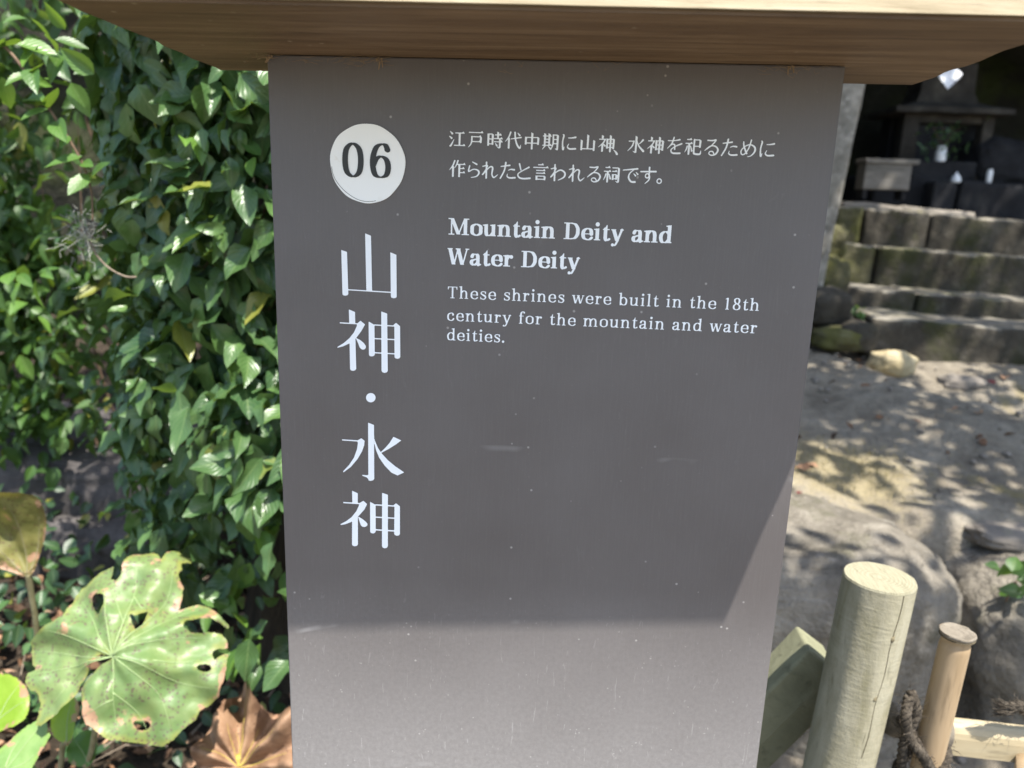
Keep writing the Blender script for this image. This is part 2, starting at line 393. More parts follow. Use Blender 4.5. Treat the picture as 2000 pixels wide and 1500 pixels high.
def Hs(x0, x1, y, tick=True, w=6):
    o = [('poly', [(x0, y-w/2), (x1, y-w/2), (x1, y+w/2), (x0, y+w/2)])]
    if tick: o.append(('poly', [(x1-13, y-w/2), (x1-4, y-10), (x1+3, y+w/2), (x1-13, y+w/2)]))
    return o
def Vs(x, y0, y1, w=10.6):
    return [('poly', [(x-w/2, y0-2), (x+w/2+2, y0+4), (x+w/2, y1), (x+w/2-2, y1+1.5), (x-w/2+2, y1+1.5), (x-w/2, y1)])]
R_ = ribbon
MAN = lambda: R_([(34, 4, 8), (22, 34, 7), (3, 58, 2)])+Vs(24, 34, 97)
NE = lambda: Vs(26, 4, 22)+Hs(5, 42, 27, 0)+R_([(42, 27, 7), (30, 48, 7), (3, 72, 2)])+Vs(26, 52, 97)+R_([(31, 52, 3), (42, 64, 9)])
SHI = lambda: Hs(12, 40, 12)+Hs(4, 45, 34)+Vs(26, 34, 97)+R_([(16, 50, 7), (12, 66, 6), (3, 84, 2)])+R_([(36, 50, 4), (44, 76, 9)])
RE1 = lambda: R_([(28, 6, 8), (28, 97, 9)])+R_([(6, 30, 5), (34, 25, 6), (22, 52, 5), (4, 78, 5)])
JP = {
 '江': R_([(8, 10, 3), (20, 22, 10)])+R_([(3, 37, 3), (16, 48, 10)])+R_([(8, 93, 8), (14, 88, 9), (31, 55, 2)])+Hs(38, 92, 18)+Vs(64, 18, 88)+Hs(31, 97, 89),
 '戸': Hs(8, 92, 12)+R_([(26, 36, 8), (26, 60, 8), (20, 80, 6), (6, 97, 2)])+Hs(28, 82, 36)+Vs(80, 36, 70)+Hs(28, 80, 64),
 '時': Vs(12, 16, 84)+Vs(38, 16, 78)+Hs(12, 38, 18, 0)+Hs(12, 38, 46, 0)+Hs(12, 38, 74, 0)+Hs(52, 90, 22)+Vs(70, 4, 42)+Hs(46, 97, 43)+Hs(47, 97, 61)+Vs(82, 45, 90)+R_([(82, 92, 9), (76, 95, 6), (66, 89, 2)])+R_([(55, 70, 3), (64, 82, 9)]),
 '代': MAN()+R_([(38, 42, 4), (97, 32, 7)])+R_([(60, 5, 9), (63, 40, 8), (74, 74, 9), (90, 93, 9), (96, 76, 3)])+R_([(76, 7, 3), (88, 20, 9)]),
 '中': Vs(13, 27, 70)+Vs(87, 27, 70)+Hs(13, 87, 30, 0)+Hs(13, 87, 62, 0)+Vs(50, 3, 97),
 '期': Hs(4, 54, 19)+Vs(16, 4, 72)+Vs(42, 4, 72)+Hs(16, 42, 37, 0)+Hs(16, 42, 54, 0)+Hs(2, 57, 72)+R_([(18, 76, 7), (3, 95, 2)])+R_([(38, 77, 3), (50, 90, 9)])+R_([(66, 12, 8), (66, 60, 8), (54, 97, 2)])+Vs(92, 10, 92)+R_([(92, 94, 8), (78, 90, 2)])+Hs(66, 92, 12, 0)+Hs(66, 92, 37, 0)+Hs(66, 92, 61, 0),
 'に': R_([(13, 7, 4), (18, 14, 8), (12, 50, 7), (16, 92, 9), (23, 78, 3)])+R_([(46, 26, 4), (66, 25, 6), (88, 21, 9)])+R_([(49, 60, 3), (42, 77, 6), (56, 88, 8), (90, 86, 9)]),
 '山': Vs(13, 34, 92)+Vs(50, 4, 84)+Vs(87, 34, 94)+Hs(13, 87, 84, 0),
 '神': NE()+Vs(54, 22, 78)+Vs(92, 22, 80)+Vs(73, 3, 98)+Hs(54, 92, 26, 0)+Hs(54, 92, 49, 0)+Hs(54, 92, 72, 0),
 '、': R_([(14, 68, 3), (28, 80, 9), (36, 92, 12)]),
 '水': Vs(50, 3, 92)+R_([(50, 93, 9), (44, 94, 6), (34, 88, 2)])+Hs(6, 36, 32, 0)+R_([(37, 32, 8), (28, 60, 7), (3, 88, 2)])+R_([(54, 24, 2), (66, 56, 7), (95, 87, 11)])+R_([(90, 24, 10), (78, 38, 6), (62, 52, 2)]),
 'を': R_([(13, 22, 5), (50, 21, 5), (80, 15, 8)])+R_([(46, 3, 7), (36, 36, 7), (12, 66, 3)])+R_([(14, 62, 3), (36, 43, 6), (52, 45, 7), (54, 70, 8)])+R_([(92, 38, 9), (56, 54, 5), (33, 74, 6), (44, 92, 8), (86, 92, 9)]),
 '祀': SHI()+Hs(56, 90, 13, 0)+Vs(90, 12, 56)+Hs(56, 90, 49, 0)+R_([(56, 12, 9), (56, 80, 9), (62, 92, 9), (92, 93, 9), (97, 74, 3)]),
 'る': R_([(24, 13, 6), (52, 14, 7), (72, 11, 7), (48, 42, 5), (12, 70, 4)])+R_([(12, 70, 3), (40, 46, 5), (72, 46, 7), (88, 66, 9), (76, 90, 8), (52, 97, 6), (37, 88, 5), (42, 76, 5), (58, 76, 6), (67, 90, 5)]),
 'た': R_([(10, 27, 5), (62, 19, 8)])+R_([(38, 4, 9), (30, 50, 8), (7, 96, 7)])+R_([(54, 48, 3), (70, 42, 6), (90, 44, 9)])+R_([(50, 70, 3), (48, 84, 6), (64, 92, 8), (96, 90, 9)]),
 'め': R_([(20, 15, 6), (24, 40, 8), (43, 80, 9)])+R_([(64, 4, 7), (52, 52, 6), (30, 84, 6), (13, 84, 6), (11, 62, 6), (34, 38, 5), (62, 30, 6), (87, 44, 9), (89, 68, 9), (70, 92, 5), (50, 98, 3)]),
 '作': MAN()+R_([(54, 3, 8), (45, 28, 6), (34, 46, 2)])+Hs(50, 98, 24)+Vs(62, 24, 97)+Hs(62, 93, 48)+Hs(62, 96, 72),
 'ら': R_([(40, 7, 4), (66, 20, 9)])+R_([(24, 30, 7), (18, 54, 7), (20, 63, 6), (46, 50, 5), (72, 54, 8), (81, 70, 9), (66, 90, 6), (34, 98, 3)]),
 'れ': RE1()+R_([(7, 80, 3), (40, 40, 6), (57, 30, 7), (66, 40, 9), (62, 74, 7), (74, 93, 7), (97, 76, 3)]),
 'と': R_([(24, 8, 8), (34, 44, 6)])+R_([(82, 26, 8), (44, 47, 5), (17, 67, 6), (24, 87, 8), (50, 93, 8), (90, 90, 9)]),
 '言': Hs(34, 66, 9)+Hs(5, 95, 25)+Hs(23, 77, 42)+Hs(23, 77, 58)+Vs(26, 73, 97)+Vs(75, 73, 97)+Hs(26, 75, 75, 0)+Hs(26, 75, 93, 0),
 'わ': RE1()+R_([(8, 78, 3), (40, 46, 6), (66, 36, 7), (89, 52, 9), (84, 76, 8), (50, 95, 3)]),
 '祠': SHI()+Hs(54, 92, 13, 0)+Vs(92, 12, 90)+R_([(92, 92, 9), (86, 95, 6), (76, 89, 2)])+Hs(53, 82, 33)+Vs(58, 50, 82)+Vs(79, 50, 80)+Hs(58, 79, 52, 0)+Hs(58, 79, 76, 0),
 'で': R_([(7, 23, 5), (50, 18, 7), (93, 13, 9)])+R_([(72, 19, 4), (48, 40, 6), (42, 66, 9), (58, 89, 9), (82, 91, 10)])+R_([(72, 42, 3), (83, 54, 8)])+R_([(85, 33, 3), (96, 45, 8)]),
 'す': R_([(5, 29, 7), (96, 26, 9)])+R_([(56, 3, 9), (57, 48, 7), (50, 64, 7), (36, 61, 6), (36, 46, 6), (48, 40, 6), (58, 52, 8), (57, 76, 7), (34, 99, 3)]),
 '。': R_([(22+13*math.cos(a/6*math.pi), 84+13*math.sin(a/6*math.pi), 5.5) for a in range(13)], 2),
}
TY = -.0004                                              # printed face just proud of the board
def jp_line(chars, parent, name, size=.0124):
    parts = []
    for ch, px, py, sc in chars:
        c = at(px, py, 0); V, Fc = shape_mesh(JP[ch], (-6, -6, 106, 106), 64)
        q = size*sc/100
        parts.append(([(c[0]+(x-50)*q, TY, c[2]-(y-50)*q) for x, y in V], [tuple(f) for f in Fc]))
    V, Fc = join(parts); return mesh(name, V, Fc, M['white_print'], parent)

def latin(ch, t, h):
    o = []
    def st(x, y0, y1, w_=None):
        w_ = w_ or t; o.append(('poly', [(x-w_/2, y0), (x+w_/2, y0), (x+w_/2, y1), (x-w_/2, y1)]))
    def sl(x0, x1, y): o.append(('poly', [(x0, y-h/2), (x1, y-h/2), (x1, y+h/2), (x0, y+h/2)]))
    def ft(x, l=.2, r=.2): sl(x-t/2-l+.08, x+t/2+r-.08, h/2)
    def flag(x, y): o.append(('poly', [(x-t/2-.15, y-.10), (x-t/2-.15, y-.04), (x+t/2, y+.03), (x+t/2, y-.15), (x-t/2, y-.15)]))
    def cv(P, closed=False, k=1.0):
        Q = catmull(P, 6, closed)
        for a, b in zip(Q[:-1], Q[1:]):
            L = math.hypot(*(b-a))+1e-9; w_ = (h+(t*1.04-h)*(abs(b[1]-a[1])/L)**1.4)*k
            o.append(('seg', a[0], a[1], w_/2, b[0], b[1], w_/2))
    def ln(x0, y0, x1, y1, w_): 
        dx = w_/2*1.08
        o.append(('poly', [(x0-dx, y0), (x0+dx, y0), (x1+dx, y1), (x1-dx, y1)]))
    def dot(x, y, r): o.append(('seg', x, y, r, x+1e-4, y, r))
    dr = .06+t*.33
    if ch in 'nhm':
        st(.24, 0, 1.5 if ch == 'h' else 1); flag(.24, 1.5 if ch == 'h' else 1); ft(.24)
        cv([(.28, .72), (.45, .92), (.64, .96), (.82, .84), (.88, .6)]); st(.88, 0, .66); ft(.88); ad = 1.16
        if ch == 'm': cv([(.92, .72), (1.09, .92), (1.28, .96), (1.46, .84), (1.52, .6)]); st(1.52, 0, .66); ft(1.52); ad = 1.8
    elif ch == 'u':
        st(.22, .3, 1); flag(.22, 1); cv([(.22, .36), (.27, .12), (.46, .05), (.68, .12), (.84, .32)]); st(.86, 0, 1); flag(.86, 1); sl(.86, 1.08, h/2); ad = 1.14
    elif ch in 'il':
        tp = 1 if ch == 'i' else 1.5
        st(.27, 0, tp); flag(.27, tp); ft(.27); ad = .56
        if ch == 'i': dot(.26, 1.36, dr+.02)
    elif ch == 't':
        st(.3, .2, 1.1); o.append(('poly', [(.3-t/2, .95), (.3+t/2, .95), (.3+t/2, 1.34), (.3+t/2-.06, 1.34)]))
        cv([(.3, .24), (.36, .07), (.5, .05), (.66, .14)]); sl(.06, .64, .95); ad = .7
    elif ch == 'a':
        cv([(.17, .76), (.27, .92), (.46, .96), (.66, .88), (.7, .62)]); st(.7, .16, .66); cv([(.7, .2), (.76, .05), (.94, .08)])
        cv([(.68, .57), (.42, .5), (.18, .38), (.14, .2), (.27, .05), (.46, .06), (.68, .24)]); dot(.2, .74, dr*.8); ad = .98
    elif ch == 'e':
        o.append(('poly', [(.16, .48), (.90, .48), (.90, .48+h*.85), (.16, .48+h*.85)])); cv([(.86, .52), (.80, .84), (.52, .97), (.22, .8), (.14, .5), (.22, .18), (.52, .03), (.74, .07), (.90, .20)]); ad = .99
    elif ch == 'o': cv([(.52, .97), (.18, .8), (.14, .5), (.18, .2), (.52, .03), (.86, .2), (.9, .5), (.86, .8)], True); ad = 1.04
    elif ch == 'c': cv([(.8, .76), (.7, .92), (.5, .96), (.22, .8), (.15, .5), (.22, .18), (.5, .04), (.72, .1), (.84, .26)]); dot(.76, .75, dr*.85); ad = .94
    elif ch == 's':
        P = [(.70, .74), (.62, .92), (.42, .96), (.2, .88), (.18, .7), (.42, .54), (.66, .40), (.7, .2), (.56, .05), (.36, .04), (.16, .12), (.12, .27)]
        Q = catmull(P, 6); nq = len(Q)
        for i in range(nq-1):
            u = i/nq; w_ = h*1.2+(t*1.05-h*1.2)*math.exp(-((u-.5)/.16)**2); o.append(('seg', *Q[i], w_/2, *Q[i+1], w_/2))
        st(.72, .66, .98, h); st(.12, .02, .32, h); ad = .84
    elif ch == 'r': st(.24, 0, 1); flag(.24, 1); ft(.24, .2, .26); cv([(.28, .66), (.42, .88), (.6, .94)]); dot(.66, .85, dr); ad = .80
    elif ch == 'w':
        ln(.16, 1, .44, 0, t); ln(.74, 1, .46, 0, h*1.2); ln(.74, 1, 1.02, 0, t); ln(1.34, 1, 1.06, 0, h*1.2)
        sl(-.02, .36, 1-h/2); sl(.56, .92, 1-h/2); sl(1.2, 1.48, 1-h/2); ad = 1.44
    elif ch == 'y':
        ln(.17, 1, .54, 0, t); cv([(.9, .98), (.62, .2), (.5, -.12), (.36, -.36), (.2, -.4)], k=.62 if t > .25 else .75); dot(.16, -.34, dr*.85); sl(-.02, .4, 1-h/2); sl(.74, 1.06, 1-h/2); ad = 1.04
    elif ch == 'f': st(.3, 0, 1.15); cv([(.3, 1.1), (.36, 1.36), (.54, 1.47), (.68, 1.42)]); dot(.70, 1.36, dr*.8); sl(.07, .64, .95); ft(.3); ad = .68
    elif ch in 'db':
        q = (lambda x: 1.06-x) if ch == 'b' else (lambda x: x)
        st(q(.84), 0, 1.5); flag(q(.84), 1.5)
        cv([(q(.82), .76), (q(.62), .94), (q(.38), .92), (q(.18), .72), (q(.14), .42), (q(.24), .12), (q(.46), .04), (q(.66), .1), (q(.82), .28)])
        if ch == 'd': sl(.84, 1.08, h/2)
        ad = 1.1
    elif ch == 'M':
        st(.3, 0, 1.42, h*1.4); st(1.52, 0, 1.42); ln(.34, 1.42, .92, .04, t); ln(1.46, 1.42, .92, .04, h*1.3)
        sl(.04, .56, h/2); sl(1.52-t/2-.17, 1.52+t/2+.17, h/2); sl(.02, .42, 1.42-h/2); sl(1.4, 1.52+t/2+.17, 1.42-h/2); ad = 1.86
    elif ch == 'D':
        st(.34, 0, 1.42); sl(.34-t/2-.17, .72, 1.42-h/2); sl(.34-t/2-.17, .72, h/2); cv([(.66, 1.38), (1.0, 1.27), (1.2, .96), (1.22, .7), (1.2, .44), (1.0, .14), (.66, .05)]); ad = 1.44
    elif ch == 'W':
        ln(.2, 1.42, .54, 0, t); ln(.92, 1.42, .58, 0, h*1.3); ln(.92, 1.42, 1.3, 0, t); ln(1.72, 1.42, 1.34, 0, h*1.3)
        sl(-.02, .44, 1.42-h/2); sl(.7, 1.14, 1.42-h/2); sl(1.56, 1.9, 1.42-h/2); ad = 1.88
    elif ch == 'T':
        st(.64, 0, 1.42); sl(.06, 1.22, 1.42-h/2); sl(.64-t/2-.17, .64+t/2+.17, h/2)
        o.append(('poly', [(.06, 1.42), (.06, 1.05), (.12, 1.05), (.22, 1.36)])); o.append(('poly', [(1.22, 1.42), (1.22, 1.05), (1.16, 1.05), (1.06, 1.36)])); ad = 1.28
    elif ch == '1': st(.42, 0, 1.42); o.append(('poly', [(.14, 1.22), (.14, 1.28), (.42, 1.42), (.42, 1.26)])); ft(.42); ad = .86
    elif ch == '8':
        cv([(.48, 1.40), (.24, 1.26), (.22, 1.05), (.34, .84), (.52, .74), (.7, .84), (.76, 1.05), (.72, 1.28)], True); cv([(.48, .74), (.2, .56), (.14, .36), (.22, .12), (.5, .02), (.78, .14), (.84, .36), (.78, .54)], True); ad = .98
    elif ch == '.': dot(.18, .11, dr+.02); ad = .42
    elif ch == '0': cv([(.5, 1.42), (.22, 1.2), (.14, .71), (.22, .2), (.5, 0), (.78, .2), (.86, .71), (.78, 1.2)], True); ad = 1
    elif ch == '6':
        cv([(.82, 1.2), (.72, 1.38), (.54, 1.43), (.3, 1.28), (.16, .9), (.14, .5), (.24, .12), (.5, 0), (.76, .12), (.84, .44), (.76, .76), (.52, .90), (.3, .78), (.18, .55)]); dot(.78, 1.22, dr*.8); ad = 1
    return o, ad
GC = {}
def lat_line(text, pl, pr, xh, t, h, parent, name, mat=None, space=.52, ty=TY):
    L = at(*pl, 0); Rr = at(*pr, 0); wid = Rr[0]-L[0]; tot = 0; n = len(text)-1
    for c in text: tot += space if c == ' ' else latin(c, t, h)[1]
    last = latin(text[-1], t, h)[1]; ls = (wid/xh-(tot-.1))/n
    x = 0; parts = []
    for c in text:
        if c == ' ': x += space+ls; continue
        k = (c, t)
        if k not in GC:
            pr_, ad = latin(c, t, h); GC[k] = (shape_mesh(pr_, (-.25, -.6, ad+.3, 1.7), 84), ad)
        (V, Fc), ad = GC[k]
        u = x/(wid/xh)
        z0 = L[2]+(Rr[2]-L[2])*u
        parts.append(([(L[0]+(x-.08+a)*xh, ty, z0+b*xh) for a, b in V], [tuple(reversed(f)) for f in Fc])); x += ad+ls
    V, Fc = join(parts); return mesh(name, V, Fc, mat or M['white_print'], parent)

# ---------------------------------------------------------------- the sign
sign = empty('information_sign', (0, 0, 0), 'grey-brown board with white number disc and Japanese and English lettering under a wooden cap', 'sign')
ZL, ZR = ZC+.0975, ZC+.1004
bm = bmesh.new()
xl, xr, zb = -.2052, .1936, .40
f_ = [bm.verts.new(p) for p in ((xl, 0, zb), (xr, 0, zb), (xr, 0, ZR), (xl, 0, ZL))]
b_ = [bm.verts.new((v.co.x, .004, v.co.z)) for v in f_]
bm.faces.new(f_); bm.faces.new(b_[::-1])
for i in range(4): bm.faces.new((f_[i], b_[i], b_[(i+1) % 4], f_[(i+1) % 4])).material_index = 1
bmesh.ops.recalc_face_normals(bm, faces=bm.faces)
bmesh.ops.bevel(bm, geom=[e for e in bm.edges if abs(e.verts[0].co.y) < 1e-6 and abs(e.verts[1].co.y) < 1e-6], offset=.0009, segments=2, affect='EDGES')
bm.normal_update()
for f in bm.faces: f.material_index = 0 if abs(f.normal.y) > .98 else 1  # pale edge colour paints the sunlit line along the bevel
fromb('panel', bm, [M['panel'], M['edge']], sign)
bm = bmesh.new(); box_bm(bm, (-.0058, .034, .66), (.385, .0595, 1.32)); 
for v in bm.verts:
    if v.co.z > 1: v.co.z = ZC+.096
fromb('backing_post', bm, M['body'], sign)
# cap: thin soffit board added, shade put into its brown; paler upper beam
def quad_block(name, C0, zfun, h, mat, bev, rough=0.0, parent=sign, top_in=0):
    # top_in slopes the front face back
    bm = bmesh.new(); n = 44
    bot = []; tp = []
    (x0, y0), (x1, y1), (x2, y2), (x3, y3) = C0
    nx_, ny_ = 60, 18; grid = {}
    for k, zz in enumerate((0, 1)):
        for i in range(nx_+1):
            for j in range(ny_+1):
                u, v = i/nx_, j/ny_
                x = (x0*(1-u)+x1*u)*(1-v)+(x3*(1-u)+x2*u)*v; y = (y0*(1-u)+y1*u)*(1-v)+(y3*(1-u)+y2*u)*v
                grid[i, j, k] = bm.verts.new((x, y+(top_in*(1-v) if k else 0), zfun(x)+(h if k else 0)))
    for k in (0, 1):
        for i in range(nx_):
            for j in range(ny_):
                q = [grid[i, j, k], grid[i+1, j, k], grid[i+1, j+1, k], grid[i, j+1, k]]
                bm.faces.new(q if k else q[::-1])
    for i in range(nx_):
        for j, fl in ((0, 0), (ny_, 1)):
            q = [grid[i, j, 0], grid[i+1, j, 0], grid[i+1, j, 1], grid[i, j, 1]]; bm.faces.new(q[::-1] if fl else q)
    for j in range(ny_):
        for i, fl in ((0, 1), (nx_, 0)):
            q = [grid[i, j, 0], grid[i, j+1, 0], grid[i, j+1, 1], grid[i, j, 1]]; bm.faces.new(q[::-1] if fl else q)
    if rough:
        vs = list(bm.verts); P = np.array([v.co[:] for v in vs]); nn = fbm(P, 26, 4, 3); n2 = fbm(P, 60, 3, 9)
        for v, a, b in zip(vs, nn, n2):
            e = min(abs(v.co.x-x0), abs(v.co.x-x1))
            if e < .012: v.co.x += rough*a*(1 if v.co.x > 0 else -1)*1.0
            if v.co.y < y0+.01: v.co.y += rough*.15*a
    es = [e for e in bm.edges if e.is_manifold and e.calc_face_angle(0) > 1.0]
    bmesh.ops.bevel(bm, geom=es, offset=bev, segments=3, affect='EDGES', profile=.5, clamp_overlap=True)
    return fromb(name, bm, mat, parent, smooth=False)
zf = lambda x: ZL+(ZR-ZL)*(x+.2052)/.3988
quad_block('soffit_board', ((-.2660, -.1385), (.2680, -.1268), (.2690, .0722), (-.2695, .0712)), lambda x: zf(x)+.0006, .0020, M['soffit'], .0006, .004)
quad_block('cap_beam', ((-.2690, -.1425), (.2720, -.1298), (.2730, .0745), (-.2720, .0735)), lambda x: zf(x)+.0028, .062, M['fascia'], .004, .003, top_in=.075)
# number disc
cc = at(718.2, 319.8, 0); ang = np.linspace(0, 2*math.pi, 73)[:-1]
rr = .0272*(1+.010*np.sin(3*ang+.5)+.006*np.sin(5*ang+1)+.004*np.sin(11*ang))
bm = bmesh.new(); vs = [bm.verts.new((cc[0]+r*math.cos(a), TY, cc[2]+r*math.sin(a)*1.01)) for a, r in zip(ang, rr)]
bm.faces.new(vs); r = bmesh.ops.extrude_face_region(bm, geom=list(bm.faces)); 
for v in r['geom']:
    if isinstance(v, bmesh.types.BMVert): v.co.y = -.0012
bmesh.ops.recalc_face_normals(bm, faces=bm.faces)
disc = fromb('number_disc', bm, M['disc'], sign)
rim = at(645+1.6, 325, 0)
lp = [(cc[0]+(.0258+.0006*math.sin(4*a))*math.cos(a), -.00135, cc[2]+(.0260+.0005*math.sin(3*a))*math.sin(a)) for a in np.linspace(3.25, 4.95, 26)]
V, Fc = tube(lp, .00016, 5); mesh('disc_crack', V, Fc, M['ink'], disc)
lat_line('06', (673, 344), (765, 347), .01585, .25, .06, disc, 'numeral', M['ink'], ty=-.0016)
# big title, traced strokes (crop pixels -> photo pixels -> board)
T1 = [[(134,240),(190,260),(203,670),(196,682),(174,687),(152,682),(146,672)],[(367,78),(424,102),(435,640),(379,636)],[(613,263),(672,288),(675,695),(668,708),(646,712),(624,706),(618,694)],[(200,624),(620,649),(620,660),(200,634)],
 [(208,821),(268,846),(271,958),(212,958)],[(120,946),(300,957),(300,967),(120,957)],[(290,957),(322,931),(366,968),(330,1032),(278,1102),(215,1152),(150,1182),(98,1195),(96,1187),(160,1148),(215,1100),(258,1045),(285,985)],[(215,1130),(272,1095),(280,1400),(272,1414),(250,1421),(228,1416),(220,1402)],[(275,1098),(320,1120),(355,1150),(374,1178),(374,1195),(362,1210),(345,1214),(328,1208),(313,1190),(298,1150)],
 [(401,938),(458,972),(461,1262),(452,1275),(432,1280),(412,1276),(404,1264)],[(524,840),(582,862),(588,1418),(580,1434),(557,1441),(535,1434),(527,1418)],[(640,976),(668,951),(708,985),(710,1285),(702,1298),(682,1303),(662,1298),(654,1287),(652,985)],[(455,967),(655,978),(655,989),(455,978)],[(458,1100),(655,1110),(655,1121),(458,1111)],[(458,1238),(655,1249),(655,1260),(458,1249)]]
T2 = [[(352+39*math.cos(a/10*math.pi), 152+38*math.sin(a/10*math.pi)) for a in range(20)],[(330,355),(378,374),(380,812),(372,824),(352,829),(335,826),(332,815),(318,800),(285,788),(278,780),(325,783),(332,778)],[(118,491),(250,499),(250,509),(118,500)],[(240,502),(275,482),(302,503),(298,540),(280,590),(245,650),(190,715),(130,760),(126,752),(175,700),(215,640),(240,570),(247,520)],[(378,460),(385,500),(410,560),(440,605),(490,660),(550,710),(624,760),(570,785),(520,762),(465,705),(420,640),(395,580),(380,520)],[(536,470),(600,500),(560,530),(500,568),(436,602),(432,596),(470,560),(505,520)],
 [(200,909),(246,930),(246,1016),(202,1016)],[(128,1000),(260,1009),(260,1019),(128,1010)],[(262,1008),(292,991),(322,1018),(300,1062),(250,1118),(190,1165),(140,1183),(106,1188),(106,1181),(150,1158),(195,1125),(235,1075),(255,1030)],[(200,1135),(247,1115),(247,1345),(240,1357),(222,1361),(206,1357),(199,1347)],[(248,1118),(285,1140),(315,1165),(326,1180),(322,1195),(305,1204),(285,1203),(272,1192),(260,1160)],
 [(346,999),(391,1024),(392,1240),(385,1252),(370,1257),(354,1253),(347,1245)],[(444,926),(491,942),(491,1358),(484,1373),(465,1378),(449,1372),(443,1358)],[(535,1028),(557,1011),(589,1036),(589,1262),(582,1272),(565,1276),(548,1270),(542,1260),(545,1030)],[(388,1019),(545,1029),(545,1039),(388,1029)],[(390,1119),(545,1128),(545,1138),(390,1129)],[(390,1222),(545,1231),(545,1242),(390,1232)]]
def px2(P, ox, oy, s): 
    o = [at(ox+x/s, oy+y/s, 0) for x, y in P]; return [(q[0]*1000, q[2]*1000) for q in o]
pr = [('poly', px2(P, 640, 440, 5)) for P in T1]+[('poly', px2(P, 640, 740, 4.169)) for P in T2]
allp = np.array([q for p in pr for q in p[1]]); b0 = allp.min(0)-1; b1 = allp.max(0)+1
V, Fc = shape_mesh(pr, (b0[0], b0[1], b1[0], b1[1]), 620)
mesh('title_lettering', [(x/1000, TY, z/1000) for x, z in V], [tuple(reversed(f)) for f in Fc], M['white_print'], sign)
A = lambda s, xs_, y0, y1, ox, k: [(c, ox+x/6.06, 240+(y0+(y1-y0)*i/max(1, len(s)-1))/6.06, k) for i, (c, x) in enumerate(zip(s, xs_))]
row1 = A('江戸時代中期に山神', [140, 360, 582, 802, 1024, 1243, 1462, 1684, 1905], 186, 244, 870, 1)+A('、', [60], 288, 288, 1200, .95)+A('水神を祀るために', [255, 485, 707, 930, 1150, 1362, 1583, 1806], 256, 308, 1200, 1)
row2 = A('作られたと言われる', [140, 338, 528, 736, 925, 1126, 1337, 1552, 1757], 543, 602, 870, 1)+[('祠', 870+1965/6.06, 240+608/6.06, 1)]+A('です', [185, 397], 616, 622, 1200, .98)+A('。', [590], 622, 622, 1200, 1.0)
jp_line(row1, sign, 'japanese_caption', .0118); jp_line(row2, sign, 'japanese_caption', .0118)
BT, BH = .31, .09; RT, RH = .20, .085
lat_line('Mountain Deity and', (877, 458), (1311, 475), .0083, BT, BH, sign, 'english_heading')
lat_line('Water Deity', (876, 516), (1131, 526), .0083, BT, BH, sign, 'english_heading')
lat_line('These shrines were built in the 18th', (875, 582), (1482, 607), .00605, RT, RH, sign, 'english_caption')
lat_line('century for the mountain and water', (874, 626), (1477, 651), .00605, RT, RH, sign, 'english_caption')
lat_line('deities.', (874, 664), (986, 669), .00605, RT, RH, sign, 'english_caption')

# cobweb and bits caught where the board meets the cap
fw = []; fb = []
for px, n_ in ((525, 22), (600, 10), (690, 18), (740, 26), (1000, 6), (1180, 6), (1540, 22), (1600, 14)):
    for _ in range(n_):
        a = at(px+rng.normal()*22, 0, 0); zt_ = zf(a[0]); a = np.array([a[0], -.001-abs(rng.normal())*.004, zt_-abs(rng.normal())*.003]); b = a+np.array([rng.normal()*.006, -abs(rng.normal())*.003, -abs(rng.normal())*.002])
        b[2] = min(b[2], zt_-.0003); fw.append(tube([a, (a+b)/2+rng.normal(size=3)*.0008, b], .00009, 4))
for px, L in ((740, .005), (524, .008), (1555, .006)):
    a = at(px, 0, 0); a = np.array([a[0], -.003, zf(a[0])-.001])
    for _ in range(6):
        p = a+rng.normal(size=3)*.0012; p[2] = min(p[2], zf(a[0])-.0005); fb.append(tube([p, p+np.array([rng.normal()*.4, -.2, -abs(rng.normal())])*L*.5], [.0006, .0003], 5))
V, Fc = join(fw+fb); o = mesh('cobweb', V, Fc, m_plain('web_brown', (.26, .19, .12), .9, .1)); tag(o, kind='stuff')

